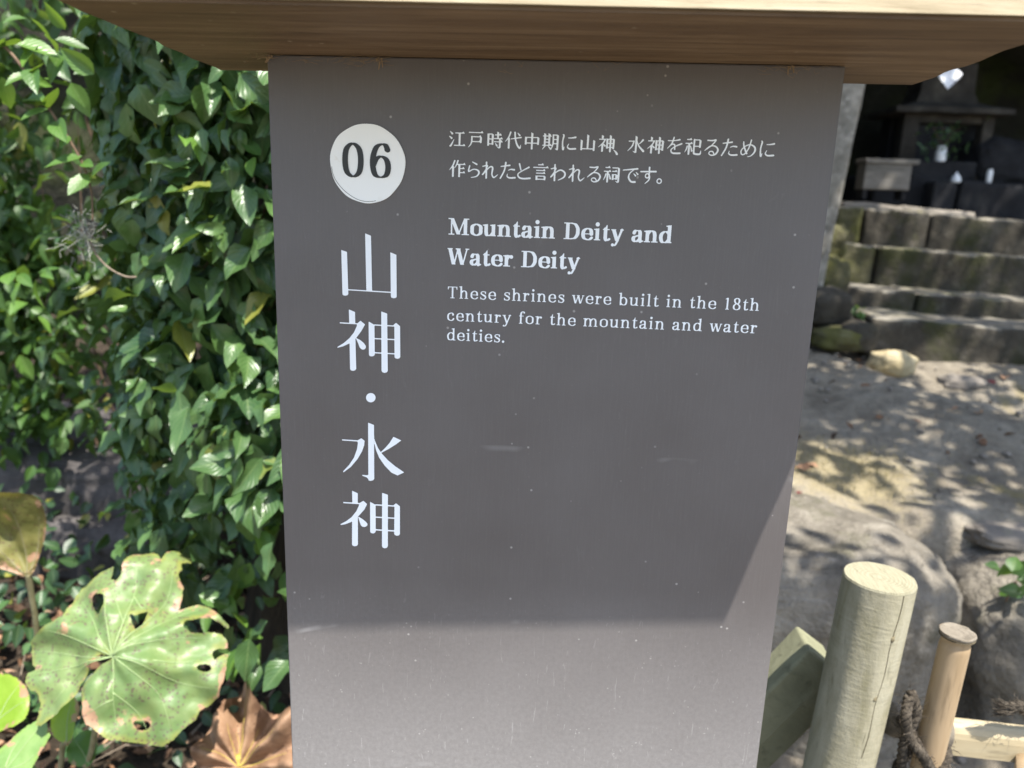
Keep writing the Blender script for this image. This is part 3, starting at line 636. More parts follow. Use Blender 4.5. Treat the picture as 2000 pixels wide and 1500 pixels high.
# ---------------------------------------------------------------- leaves
def leaf_grid(rows=7):
    vv = np.linspace(0, 1, rows); wv = np.sin(np.pi*np.clip(vv, 0, 1)**.80)**.85*(1-.28*vv)
    wv[0] = .03; wv[-1] = 0.02
    P = []; UV = []
    for v, wd in zip(vv, wv):
        for u in (-1, -.5, 0, .5, 1): P.append((u*wd*.5, v)); UV.append((.5+u*.5, v))
    Fq = []
    for r in range(rows-1):
        for c in range(4): a = r*5+c; Fq.append((a, a+1, a+6, a+5))
    return np.array(P), np.array(UV), np.array(Fq)
LP, LUV, LF = leaf_grid()
def leaves(name, pos, tipdir, nrm, length, ratio, mat, tint, yellow, parent=None, fold=.35, curl=.5, wav=.0, tpl=None):
    """many leaves in one mesh; pos base points, tipdir unit, nrm approx normal"""
    LP_, LUV_, LF_ = tpl or (LP, LUV, LF)
    n = len(pos); t = tipdir/np.linalg.norm(tipdir, axis=1)[:, None]
    nn = nrm-t*np.sum(nrm*t, 1)[:, None]; nn /= (np.linalg.norm(nn, axis=1)[:, None]+1e-9); s = np.cross(t, nn)
    u = LP_[:, 0][None]*ratio[:, None]; v = LP_[:, 1][None].repeat(n, 0)
    fo = (fold*(.4+rng.random(n)*1.1))[:, None]; cu = (curl*(rng.random(n)*1.4-.25))[:, None]
    ph = rng.random(n)[:, None]*6.28; tw = (rng.random(n)-.5)[:, None]*1.2
    z = np.abs(u)*fo-cu*v*v*.5+wav*np.sin(v*9+ph)*np.abs(u)+tw*u*v
    vv = v*(1-.12*np.abs(cu))
    Vx = pos[:, None, :]+length[:, None, None]*(s[:, None, :]*u[..., None]+t[:, None, :]*vv[..., None]+nn[:, None, :]*z[..., None])
    k = LP_.shape[0]; Vx = Vx.reshape(-1, 3)
    Fx = (LF_[None]+(np.arange(n)*k)[:, None, None]).reshape(-1, 4)
    me = bpy.data.meshes.new(name)
    me.vertices.add(len(Vx)); me.vertices.foreach_set('co', Vx.ravel())
    me.loops.add(Fx.size); me.loops.foreach_set('vertex_index', Fx.ravel().astype(np.int32))
    me.polygons.add(len(Fx)); me.polygons.foreach_set('loop_start', np.arange(0, Fx.size, 4, dtype=np.int32))
    me.update(calc_edges=True)
    uvl = me.uv_layers.new(name='UVMap'); uvs = np.tile(LUV_, (n, 1))[Fx.ravel()]; uvl.data.foreach_set('uv', uvs.ravel())
    for nm, arr in (('tint', tint), ('yellow', yellow)):
        at_ = me.attributes.new(nm, 'FLOAT', 'POINT'); at_.data.foreach_set('value', np.repeat(arr, k).astype(np.float32))
    me.validate(); return link(name, me, mat, parent, smooth=True)
def rand_dirs(n, base, spread):
    d = np.array(base)[None]+rng.normal(size=(n, 3))*spread; return d/np.linalg.norm(d, axis=1)[:, None]

# tree with the climbing vine, left
tree = empty('tree', (0, 0, 0), 'brown vine-clad tree trunk left of the sign with crown overhead', 'tree')
tp = [(-.40, 1.20, .1), (-.42, 1.20, .6), (-.43, 1.18, 1.1), (-.44, 1.16, 1.8), (-.40, 1.15, 2.6), (-.2, 1.15, 3.2)]
V, Fc = tube(catmull(tp, 10), list(np.interp(np.linspace(0, 5, 51), [0, 1, 2, 3, 4, 5], [.36, .27, .24, .22, .18, .13])), 40)
V = np.array(V); ctr = np.array([-.42, 1.19, 0]); dv = V-ctr; dv[:, 2] = 0; dv /= (np.linalg.norm(dv, axis=1)[:, None]+1e-6)
an = np.arctan2(dv[:, 1], dv[:, 0]); V = V+dv*(.022*fbm(np.stack([np.cos(an)*2, np.sin(an)*2, V[:, 2]*.5], 1), 3, 4, 2)[:, None]+.02*fbm(V*[1, 1, .5], 6, 3, 6)[:, None])
mesh('trunk', V, Fc, M['bark'], tree, True)
limbs = [[(-.2, 1.15, 3.1), (.7, 1.1, 3.6), (1.9, 1.4, 4.0), (3.4, 1.9, 4.2)], [(-.3, 1.15, 2.9), (-.8, 1.1, 3.6), (-1.6, 1.2, 4.2)], [(.6, 1.1, 3.55), (1.3, .7, 4.1), (2.2, .6, 4.5)], [(1.4, 1.3, 3.85), (2.0, 2.2, 4.3), (2.8, 2.9, 4.6)]]
for L in limbs:
    q = catmull(L, 8); V, Fc = tube(q, list(np.linspace(.10, .025, len(q))), 10); mesh('branch', V, Fc, M['bark'], tree, True)
# crown: clumps of leaves; gaps let sun flecks through
def crown_pts(nclump, region, per, rad, seed):
    r = np.random.default_rng(seed); out = []
    (x0, x1), (y0, y1), (z0, z1) = region
    for _ in range(nclump):
        c = np.array([r.uniform(x0, x1), r.uniform(y0, y1), r.uniform(z0, z1)])
        out.append(c+r.normal(size=(per, 3))*rad*r.uniform(.6, 1.3)*np.array([1, 1, .6]))
    return np.concatenate(out)
def shade_center(P, h):                    # the crown point whose shadow falls on P, h metres above it
    return np.array(P)+SUN*h/SUN[2]
cl = []
r2 = np.random.default_rng(21)
def clumps(pts, hz, per, rad):
    for P in pts:
        h = r2.uniform(*hz); c = shade_center(P, h); cl.append(c+r2.normal(size=(per, 3))*rad*np.array([1, 1, .5]))
# over the rocky slope
clumps([(x, y, .65) for x, y in zip(r2.uniform(.5, 2.6, 38), r2.uniform(1.3, 2.6, 38)) if math.hypot(x-.86, (y-1.52)*1.3) > .22], (2.4, 3.1), 120, .12)
# over the front of the boulders
clumps([(x, y, .40) for x, y in zip(r2.uniform(.35, 1.9, 26), r2.uniform(.82, .96, 26))], (3.0, 3.7), 34, .10)
# over the steps and the shrine
clumps([(x, y, 1.0+.35*(y > 3)) for x, y in zip(r2.uniform(.9, 3.9, 175), r2.uniform(2.6, 4.3, 175)) if not (3.42 < y < 3.85 and r2.random() < .85)], (3.0, 3.8), 34, .15)
# lightly over the vine
clumps([(x, y, 1.1) for x, y in zip(r2.uniform(-2.2, -.9, 22), r2.uniform(1.3, 2.4, 22))], (2.6, 3.4), 26, .12)
CP = np.concatenate(cl); n = len(CP)
leaves('crown', CP, rand_dirs(n, (0, 0, -.4), .7), rand_dirs(n, (0, 0, 1), .55), rng.uniform(.07, .12, n), rng.uniform(.42, .58, n), M['canopy'], rng.random(n), np.zeros(n), tree)

# climbing vine
vine = empty('climbing_vine', (0, 0, 0), 'dark green leafy vine climbing the tree trunk left of the sign', 'vine')
def vine_surf(x, z):
    rr_ = .46; xx = np.clip((x+.40)/rr_, -.99, .99); return 1.20-rr_*np.sqrt(1-xx*xx)
def vine_batch(n, zlo, zhi, dens):
    x = rng.uniform(-1.06, -.26, n*4); z = rng.uniform(zlo, zhi, n*4)
    k = dens(x, z) > rng.random(len(x)); x, z = x[k][:n], z[k][:n]; return x, z
from mathutils import noise as mn
def dens(x, z):
    nz = np.array([mn.noise((a*5.5, b*5.5, 3.1)) for a, b in zip(x, z)])
    d = np.clip(.86+nz*1.0, .05, 1)
    left = -.86-.07*(z < 1.15)+.05*nz
    d *= np.where(x < left, .12, 1)
    d *= np.where(z < .80, np.where(x < -.62, .55, .10), 1); d *= np.where(z < .55, .4, 1)
    return d
x, z = vine_batch(3700, .42, 1.86, dens); n = len(x)
nz = np.array([mn.noise((a*4, b*4, 9.1)) for a, b in zip(x, z)])
lay = rng.random(n); off = .02+.15*lay+.07*nz
y = vine_surf(x, z)-off
out = np.stack([(x+.40)*1.1, -(np.sqrt(np.clip(.22-(x+.40)**2, .02, 1))), np.full(n, .55)], 1)
pos = np.stack([x+rng.normal(size=n)*.01, y, z], 1)
td = rand_dirs(n, (0, -.25, -.75), .55); nr = out/np.linalg.norm(out, axis=1)[:, None]+np.array([.14, -.05, .12])+rng.normal(size=(n, 3))*.40
tint = np.clip(rng.beta(1.2, 2.8, n)+.30*(lay > .82), 0, 1); yel = np.where(rng.random(n) < .03, rng.uniform(.2, .7, n), 0)
leaves('foliage', pos, td, nr, rng.uniform(.032, .084, n), rng.uniform(.44, .74, n), M['vine'], tint, yel, vine, .45, .9, .35)
# brighter young leaf clusters standing out from the wall of leaves
cl = []; 
for px, py, Y in [(350, 215, .62), (390, 240, .62), (440, 210, .66), (490, 300, .62), (500, 200, .7), (410, 330, .66), (470, 430, .7), (120, 95, .6), (60, 70, .62), (40, 140, .6), (70, 540, .9), (40, 620, 1.0), (90, 690, 1.0), (440, 1160, .62), (490, 1255, .6), (470, 1170, .64), (540, 1030, .62), (545, 1085, .62)]:
    c = at(px, py, Y); k = rng.integers(4, 8); cl.append(c+rng.normal(size=(k, 3))*.022)
CP = np.concatenate(cl); n = len(CP)
leaves('young_leaves', CP, rand_dirs(n, (.1, -.25, -.2), .6), rand_dirs(n, (.1, -.7, .6), .35), rng.uniform(.038, .062, n), rng.uniform(.48, .62, n), M['vine_bright'], rng.random(n), np.zeros(n), vine, .4, .6)
st = []
for _ in range(34):
    x0 = rng.uniform(-.95, -.36); z0 = rng.uniform(1.5, 2.0); pts = []
    for k in range(10):
        xx = x0+.05*math.sin(k*1.3+_)+rng.normal()*.012; zz = z0-k*.09; pts.append((xx, float(vine_surf(np.array(xx), 0))-.03-.05*rng.random(), zz))
    st.append(tube(catmull(pts, 4), list(np.linspace(.0028, .0015, 37)), 6))
V, Fc = join(st); mesh('stems', V, Fc, M['stem'], vine, True)

# long hanging shoot in front of the vine
shoot = empty('vine_shoot', (0, 0, 0), 'thin brown vine shoot with paired small pale leaves arching down at upper left', 'vine shoot')
SP = [at(*p, .58) for p in ((-40, 60), (10, 92), (55, 148), (98, 215), (132, 268), (160, 318), (178, 372), (181, 432))]
q = catmull(SP, 6); V, Fc = tube(q, list(np.linspace(.0026, .0014, len(q))), 7); mesh('stem', V, Fc, M['stem'], shoot, True)
sl_ = [((5, 90), (5, 70), .03), ((56, 146), (98, 112), .046), ((56, 146), (18, 162), .044), ((95, 212), (118, 165), .050), ((95, 212), (48, 225), .046), ((110, 235), (120, 266), .054), ((134, 265), (112, 298), .030), ((160, 305), (100, 325), .055), ((160, 318), (190, 322), .034), ((172, 340), (140, 368), .05), ((178, 350), (230, 284), .05)]
ps = np.array([at(*a, .58) for a, b, l in sl_]); te = np.array([at(*b, .55) for a, b, l in sl_]); n = len(sl_)
nd = rand_dirs(n, (.05, -.75, .6), .18)
for i in range(n): leaves('leaf', ps[i:i+1], (te-ps)[i:i+1], nd[i:i+1], np.array([sl_[i][2]]), np.array([.58]), M['vine_bright'], np.array([.35]), np.zeros(1), shoot, .3, .3)
web = empty('seed_fluff', (0, 0, 0), 'grey dry fluff and bent twig caught in the vine leaves', 'fluff')
fl = []
c0 = at(165, 462, .60)
for _ in range(120):
    a = c0+rng.normal(size=3)*[.012, .008, .018]; b = a+rng.normal(size=3)*.013; fl.append(tube([a, (a+b)/2+rng.normal(size=3)*.003, b], .00035, 4))
V, Fc = join(fl); mesh('fibres', V, Fc, m_plain('grey_fluff', (.30, .30, .27), .9, .1), web)
V, Fc = tube(catmull([at(*p, .60) for p in ((175, 470), (190, 500), (215, 525), (245, 540), (266, 541))], 5), .0016, 6); mesh('twig', V, Fc, M['twig'], web, True)

# brighter shrub further back, far left
shrub = empty('shrub', (0, 0, 0), 'bright green shrub behind the vine at the far left', 'shrub')
cs = np.array([at(px, py, 1.45) for px, py in zip(rng.uniform(-90, 150, 64), rng.uniform(380, 880, 64))]+[at(px, py, 1.5) for px, py in zip(rng.uniform(-60, 120, 14), rng.uniform(-40, 330, 14))])
CP = np.concatenate([c+rng.normal(size=(22, 3))*.06 for c in cs]); n = len(CP)
leaves('foliage', CP, rand_dirs(n, (0, -.3, -.5), .6), rand_dirs(n, (.1, -.5, .6), .4), rng.uniform(.045, .075, n), rng.uniform(.42, .6, n), M['shrub'], rng.random(n), np.where(rng.random(n) < .05, .6, 0), shrub, .35, .6)
sb = [tube(catmull([(-1.42+.1*k, 1.55, .5), (-1.45+.08*k, 1.5, .9), (-1.5+.12*k, 1.48, 1.3+.1*k)], 6), list(np.linspace(.005, .001, 13)), 6) for k in range(4)]
V, Fc = join(sb); mesh('stem', V, Fc, M['stem'], shrub, True)

# small creeping leaves over the bed
n = 900
x = rng.uniform(-1.5, -.28, n); y = rng.uniform(.62, 1.42, n); k = rng.random(n) < np.where(x > -.75, .35, 1); x, y = x[k], y[k]; n = len(x)
pos = np.stack([x, y, height(x, y)+rng.uniform(.01, .16, n)*np.where(x < -.6, 1.5, .8)], 1)
lo = leaves('creeping_leaves', pos, rand_dirs(n, (0, -.5, -.2), .6), rand_dirs(n, (.1, -.5, .8), .4), rng.uniform(.03, .055, n), rng.uniform(.5, .65, n), M['low'], rng.random(n)**2, np.where(rng.random(n) < .05, .7, 0), None, .35, .5)
tag(lo, kind='stuff')
# leaf litter and twigs
def m_litter():
    t = NT('dead_leaf'); tint = t.attr('tint'); n_ = t.noise(t.coord(), 70, 4, .6)
    c = t.ramp(tint.outputs['Fac'], [(0, (.045, .026, .016)), (.5, (.16, .085, .045)), (.85, (.34, .20, .12)), (1, (.42, .30, .20))])
    c = t.mix(t.ramp(n_, [(.4, 0), (.7, .6)]), c, (.06, .035, .02)); return t.done(c, .75, .25)
M['litter'] = m_litter()
n = 1500; x = rng.uniform(-1.6, .1, n); y = rng.uniform(.2, 1.45, n)
pos = np.stack([x, y, height(x, y)+rng.uniform(.004, .03, n)], 1)
x = np.concatenate([x, rng.uniform(.6, 2.4, 70)]); y = np.concatenate([y, rng.uniform(1.3, 2.6, 70)]); n = len(x); pos = np.stack([x, y, height(x, y)+rng.uniform(.006, .025, n)], 1)
li = leaves('leaf_litter', pos, rand_dirs(n, (0, 0, 0), 1)*[1, 1, .35], rand_dirs(n, (0, 0, 1), .35), rng.uniform(.018, .05, n), rng.uniform(.4, .7, n), M['litter'], rng.random(n)**1.3, np.zeros(n), None, .6, 1.2, .3)
tag(li, kind='stuff')
tw = []
for _ in range(170):
    x = rng.uniform(-1.3, .05); y = rng.uniform(.25, 1.35); a = rng.uniform(0, 6.28); L = rng.uniform(.04, .16); zz = float(height(np.array(x), np.array(y)))+rng.uniform(.01, .05)
    p = np.array([x, y, zz]); d = np.array([math.cos(a), math.sin(a), rng.uniform(-.15, .3)])*L
    tw.append(tube([p, p+d*.5+rng.normal(size=3)*.008, p+d], [.0022, .0018, .001], 5))
V, Fc = join(tw); o = mesh('fallen_twigs', V, Fc, M['twig'], None, True); tag(o, kind='stuff')
# scattered red maple leaf bits
def maple(px, py, Y, s, label):
    c = at(px, py, Y); bm = bmesh.new(); pts = []
    for k in range(14):
        a = k/14*2*math.pi; r_ = s*(1 if k % 2 == 0 else .38)*(1 if 2 < k < 12 or k % 2 else 1.0); pts.append(bm.verts.new(c+np.array([r_*math.cos(a), r_*math.sin(a)*.6, .3*r_*math.sin(a)+rng.normal()*.002])))
    bm.faces.new(pts); r = bmesh.ops.extrude_face_region(bm, geom=list(bm.faces))
    for v in r['geom']:
        if isinstance(v, bmesh.types.BMVert): v.co.z += .0006
    bmesh.ops.recalc_face_normals(bm, faces=bm.faces)
    o = fromb('fallen_leaf', bm, M['red']); tag(o, label, 'leaf', 'fallen red leaves')
M['red'] = m_plain('red_leaf', (.17, .018, .02), .6, .3, .3)
maple(527, 1336, .66, .016, 'small red leaf beside the brown withered leaf left of the sign')
maple(287, 1035, .8, .012, 'small red leaf in the vine above the big spotted leaf')
maple(1842, 652, 2.56, .022, 'small red leaf lying on the lowest stone step')
maple(1937, 745, 2.2, .018, 'small red leaf on the ground below the lowest step')
maple(1855, 947, 1.6, .016, 'small red leaf on the dappled rock behind the bamboo post')
maple(1561, 962, 1.35, .010, 'small red leaf on dry moss at the right edge of the board')

# ---------------------------------------------------------------- big round leaves, traced to true size
def big_leaf_mat(name, base, alt, edge, spots, spotc, veinc, rough=.36, trans=.22, tr=(.3, .45, .04), seed=0, edgew=.012):
    t = NT(name); co = t.coord(); ed = t.attr('edge').outputs['Fac']
    n1 = t.noise(co, 16+seed, 5, .6); n2 = t.noise(co, 75, 4, .6); n3 = t.noise(co, 38, 4, .65)
    c = t.mix(t.ramp(n1, [(.38, 0), (.66, 1)]), base, alt)
    c = t.mix(t.math('MULTIPLY', t.ramp(n2, [(.4, 0), (.7, 1)]), .35), c, t.mix(.5, c, veinc))
    em = t.math('ADD', ed, t.math('MULTIPLY', t.math('SUBTRACT', n3, .5), edgew*2.2))
    c = t.mix(t.ramp(t.math('DIVIDE', em, edgew), [(.0, .55), (.6, 0)]), c, edge)
    em2 = t.math('ADD', ed, t.math('MULTIPLY', t.math('SUBTRACT', .555, t.noise(co, 26+seed, 4, .6)), edgew*9))
    c = t.mix(t.ramp(t.math('DIVIDE', em2, edgew), [(.0, .95), (.3, 0)]), c, (.36, .21, .13))
    v = t.voro(co, 170); sp = t.math('MULTIPLY', t.ramp(v.outputs['Distance'], [(.22, 1), (.42, 0)]), t.ramp(t.noise(co, 28, 3, .6), [(spots, 0), (spots+.05, 1)]))
    c = t.mix(t.math('MULTIPLY', sp, .85), c, spotc)
    br = t.ramp(t.noise(co, 22, 5, .6, .4), [(.665, 0), (.70, .9)]); c = t.mix(br, c, (.34, .18, .11))
    t.bump(t.math('ADD', t.math('MULTIPLY', n2, .6), n1), .5, .004); t.done(c, rough, .5)
    trn = t.n('ShaderNodeBsdfTranslucent'); t.link(t.mix(.6, c, tr), trn.inputs[0]); mx = t.n('ShaderNodeMixShader'); mx.inputs[0].default_value = trans
    t.link(t.p.outputs[0], mx.inputs[1]); t.link(trn.outputs[0], mx.inputs[2]); t.link(mx.outputs[0], t.out.inputs[0]); return t.m
def big_leaf(root, outline, off, s, P, nrm, mat, veins, veinmat, holes=(), wave=.012, cup=.0, stalk=None, stalkmat=None, seed=0, hub=None, ripple=0.0, smooth_outline=True):
    ox, oy = off; P = np.array(P); nrm = np.array(nrm, float); nrm /= np.linalg.norm(nrm)
    ax = np.cross(nrm, [0, 0, 1]); ax = -ax/np.linalg.norm(ax)*1.0; 
    if ax[0] < 0: ax = -ax
    ay = np.cross(nrm, ax); ay = ay if ay[2] > 0 else -ay
    def uv(pts): 
        o = []
        for x, y in pts:
            q = onplane(ox+x/s, oy+y/s, P, nrm)-P; o.append((q@ax*1000, q@ay*1000))
        return np.array(o)
    O = uv(outline)
    if smooth_outline: O = catmull(O, 3, True)[:-1]
    lo_ = O.min(0)-3; hi_ = O.max(0)+3; h = max((hi_-lo_))/150
    gx = np.arange(lo_[0], hi_[0]+h, h); gy = np.arange(lo_[1], hi_[1]+h, h); GX, GY = np.meshgrid(gx, gy)
    S = poly_sdf(GX, GY, O)
    for hh in holes: S = np.maximum(S, -poly_sdf(GX, GY, catmull(uv(hh), 3, True)[:-1]))
    nzz = fbm(np.stack([GX.ravel(), GY.ravel(), np.zeros(GX.size)], 1), .18, 2, seed+3).reshape(S.shape); nz3 = fbm(np.stack([GX.ravel(), GY.ravel(), np.zeros(GX.size)], 1), .55, 2, seed+9).reshape(S.shape); S = S+nzz*1.1+nz3*1.1
    V2, Fc = march(S, gx, gy); V2 = np.array(V2)
    hb = uv([hub])[0] if hub else np.zeros(2)
    def zoff(V2):
        d = V2-hb; r = np.hypot(d[:, 0], d[:, 1])/1000; an = np.arctan2(d[:, 1], d[:, 0])
        P3 = np.stack([V2[:, 0]/1000, V2[:, 1]/1000, np.full(len(V2), seed*.7)], 1)
        return wave*fbm(P3, 9, 3, seed)+cup*r*r*8+ripple*r*np.sin(an*9+seed)*4
    def to3(V2, lift=0): return P+np.outer(V2[:, 0]/1000, ax)+np.outer(V2[:, 1]/1000, ay)+np.outer(zoff(V2)+lift, nrm)
    W = to3(V2); o = mesh('blade', W, [tuple(f) for f in Fc], mat, root, True)
    ix = np.clip(((V2[:, 0]-gx[0])/h).astype(int), 0, len(gx)-1); iy = np.clip(((V2[:, 1]-gy[0])/h).astype(int), 0, len(gy)-1)
    a = o.data.attributes.new('edge', 'FLOAT', 'POINT'); a.data.foreach_set('value', (np.abs(S[iy, ix])/1000).astype(np.float32))
    # face the viewer side
    o.data.update()
    if sum((p.normal.dot(Vector(nrm)) for p in o.data.polygons)) < 0: o.data.flip_normals()
    vt = []
    for vn in veins:
        q = catmull(uv(vn), 5); W = to3(q, .0004); vt.append(tube(W, list(np.linspace(.0010, .0002, len(W))), 5))
    if vt: V, Fc = join(vt); mesh('vein', V, Fc, veinmat, root, True)
    if stalk:
        q = catmull(stalk, 6); V, Fc = tube(q, list(np.linspace(.0055, .0042, len(q))), 10); mesh('stalk', V, Fc, stalkmat, root, True)
    return o
veinm = m_plain('pale_vein', (.26, .34, .15), .5, .4, .15); stalkm = m_wood('leaf_stalk', (.13, .12, .06), (.22, .20, .11), (.30, .28, .17), (2, 2, .5), 30, .6, .3, .002)
BL = [(600,835),(550,850),(515,885),(495,930),(470,970),(440,1000),(430,1045),(395,1090),(330,1150),(280,1190),(200,1245),(140,1240),(150,1180),(175,1110),(160,1040),(130,1035),(95,1000),(100,930),(150,900),(110,860),(80,790),(95,725),(150,690),(210,655),(290,620),(350,590),(360,540),(385,505),(380,460),(400,410),(440,395),(480,370),(540,330),(600,310),(640,300),(635,340),(625,375),(660,390),(690,340),(700,260),(730,215),(790,205),(850,190),(890,220),(905,250),(920,180),(950,165),(990,175),(1015,205),(1055,205),(1060,235),(1010,250),(1020,290),(1000,330),(1020,390),(1020,470),(1000,545),(1050,520),(1110,500),(1180,520),(1250,570),(1310,640),(1310,665),(1260,625),(1200,595),(1120,600),(1060,620),(1055,655),(1090,690),(1150,690),(1210,680),(1270,690),(1305,740),(1300,775),(1240,780),(1210,800),(1225,850),(1270,815),(1305,810),(1300,890),(1280,960),(1240,1060),(1160,1120),(1115,1150),(1090,1200),(1000,1270),(950,1330),(880,1365),(820,1355),(720,1340),(600,1330),(560,1290),(520,1260),(480,1240),(465,1200),(470,1130),(455,1060),(470,1000),(500,965),(540,930),(580,900),(640,870),(665,855)]
HO = [[(515,500),(540,470),(600,480),(595,540),(560,590),(540,570),(520,540)],[(765,600),(800,605),(850,570),(840,620),(800,690),(780,650)],[(740,1215),(810,1210),(815,1250),(765,1270),(745,1245)],[(1130,900),(1150,880),(1200,880),(1210,910),(1160,925)]]
hub = (672, 850)
VE = [[hub,(600,760),(520,620),(440,500)],[hub,(640,700),(610,540),(590,400)],[hub,(730,650),(760,480),(770,330),(800,230)],[hub,(800,690),(900,560),(960,420),(985,220)],[hub,(820,720),(980,600),(1120,530)],[hub,(800,780),(1000,730),(1240,710)],[hub,(560,800),(380,720),(240,680)],[hub,(520,850),(320,810),(110,780)],[hub,(480,880),(300,910),(120,940)],[hub,(500,890),(400,960),(260,1110)],[hub,(670,960),(660,1100),(640,1290)],[hub,(760,920),(900,1060),(950,1280)],[hub,(820,890),(1000,980),(1210,1020)],[(900,870),(1050,870),(1120,850)],[(760,480),(830,560),(880,520)],[(730,650),(670,520),(640,430)],[(660,1100),(560,1150),(490,1180)],[(665,1060),(760,1160),(800,1260)]]
lf = empty('butterbur_leaf', (0, 0, 0), 'big round green leaf with holes, brown spots and torn lobes', 'leaf', 'large round leaves in the bed')
c = at(224, 1283, .42)
big_leaf(lf, BL, (0, 1000), 3, c, (.12, -.74, .66), big_leaf_mat('spotted_leaf', (.115, .19, .062), (.18, .235, .078), (.26, .25, .05), .46, (.10, .055, .055), (.21, .27, .14), .45, .2), VE, veinm, HO, .034, -.25, [c+[0, .004, -.002], at(205, 1330, .46), at(190, 1400, .48), at(180, 1460, .50), at(165, 1520, .52), at(150, 1640, .55)], stalkm, 3, hub, .014, smooth_outline=False)
bright = big_leaf_mat('lime_leaf', (.17, .30, .018), (.22, .35, .03), (.30, .42, .04), .72, (.2, .3, .03), (.35, .48, .10), .4, .4, (.5, .7, .03), 5)
palel = big_leaf_mat('pale_green_leaf', (.13, .24, .06), (.19, .29, .09), (.2, .3, .06), .75, (.15, .2, .08), (.32, .42, .2), .42, .25, (.3, .5, .05), 7)
darkl = big_leaf_mat('mid_green_leaf', (.055, .13, .02), (.08, .17, .03), (.1, .2, .03), .75, (.1, .1, .04), (.16, .25, .07), .4, .3, (.3, .5, .03), 9)
lf = empty('butterbur_leaf', (0, 0, 0), 'plain lime green leaf under the left edge of the big spotted leaf', 'leaf', 'large round leaves in the bed')
big_leaf(lf, [(-120,1000),(-40,960),(40,955),(110,985),(160,1040),(178,1110),(160,1190),(110,1235),(40,1262),(-60,1280),(-160,1240),(-190,1120)], (0, 1000), 3, at(10, 1370, .47), (.1, -.5, .86), bright, [[(-60,1262),(30,1130),(120,1020)],[(-40,1220),(60,1160),(150,1120)]], veinm, (), .012, 0, [at(-15, 1420, .47), at(-30, 1500, .49), at(-40, 1640, .52)], stalkm, 5, (-60, 1262))
lf = empty('butterbur_leaf', (0, 0, 0), 'pale green finely veined leaf cut by the lower left corner', 'leaf', 'large round leaves in the bed')
big_leaf(lf, [(-60,1560),(-20,1420),(60,1340),(150,1250),(230,1210),(265,1235),(275,1290),(292,1305),(270,1350),(235,1400),(200,1460),(160,1530),(90,1600),(-20,1640)], (0, 1000), 3, at(35, 1460, .36), (-.1, -.6, .8), palel, [[(-40,1600),(100,1420),(230,1240)],[(20,1520),(130,1470),(220,1400)],[(30,1500),(70,1400),(140,1290)]], veinm, (), .008, 0, [at(-10, 1530, .37), at(-20, 1640, .42)], stalkm, 7, (-40, 1600))
lf = empty('butterbur_leaf', (0, 0, 0), 'small lime green leaf showing below the notch of the big spotted leaf', 'leaf', 'large round leaves in the bed')
big_leaf(lf, [(300,1180),(340,1130),(410,1080),(450,1100),(465,1160),(440,1230),(420,1310),(380,1350),(320,1320),(295,1260)], (0, 1000), 3, at(125, 1410, .50), (.15, -.6, .8), bright, [[(385,1345),(390,1230),(420,1110)]], veinm, (), .008, 0, [at(128, 1448, .5), at(120, 1480, .53), at(115, 1640, .56)], stalkm, 6, (385, 1345))
lf = empty('butterbur_leaf', (0, 0, 0), 'mid green leaf in shade beneath the big spotted leaf beside its stalk', 'leaf', 'large round leaves in the bed')
big_leaf(lf, [(380,1400),(410,1340),(470,1290),(540,1280),(570,1330),(560,1420),(520,1480),(460,1490),(400,1465)], (0, 1000), 3, at(158, 1462, .52), (-.1, -.6, .8), darkl, [[(520,1475),(480,1400),(430,1330)]], veinm, (), .008, 0, [at(172, 1490, .52), at(170, 1540, .55), at(165, 1640, .58)], stalkm, 8, (520, 1475))
olive = big_leaf_mat('olive_leaf', (.13, .13, .035), (.22, .20, .06), (.14, .08, .03), .44, (.10, .06, .03), (.26, .24, .09), .55, .3, (.35, .32, .03), 11, .02)
lf = empty('butterbur_leaf', (0, 0, 0), 'upright olive yellow leaf with dark blotches at the left edge', 'leaf', 'large round leaves in the bed')
c = at(55, 1122, .62)
big_leaf(lf, [(165,365),(195,360),(230,260),(270,160),(290,60),(285,-60),(240,-120),(150,-140),(60,-135),(-40,-110),(-150,-60),(-170,60),(-120,180),(-60,280),(-10,310),(40,330),(100,350),(140,370)], (0, 1000), 3, c, (.25, -.92, .25), olive, [[(165,362),(150,200),(120,-60)],[(180,350),(220,200),(245,20)],[(150,360),(40,240),(-80,100)]], stalkm, (), .02, .35, [at(55, 1120, .62), at(62, 1165, .63), at(70, 1215, .64), at(76, 1300, .66), at(80, 1400, .7)], stalkm, 12, (165, 362), .02)
brownl = big_leaf_mat('withered_leaf', (.20, .11, .06), (.33, .205, .125), (.12, .06, .035), .56, (.09, .045, .03), (.36, .22, .12), .7, .15, (.4, .2, .05), 13, .02)
yv = m_plain('yellow_vein', (.42, .33, .07), .6, .3, .2)
lf = empty('withered_leaf', (0, 0, 0), 'crumpled brown withered leaf with yellow veins at the foot of the sign', 'leaf')
c = at(465, 1480, .50)
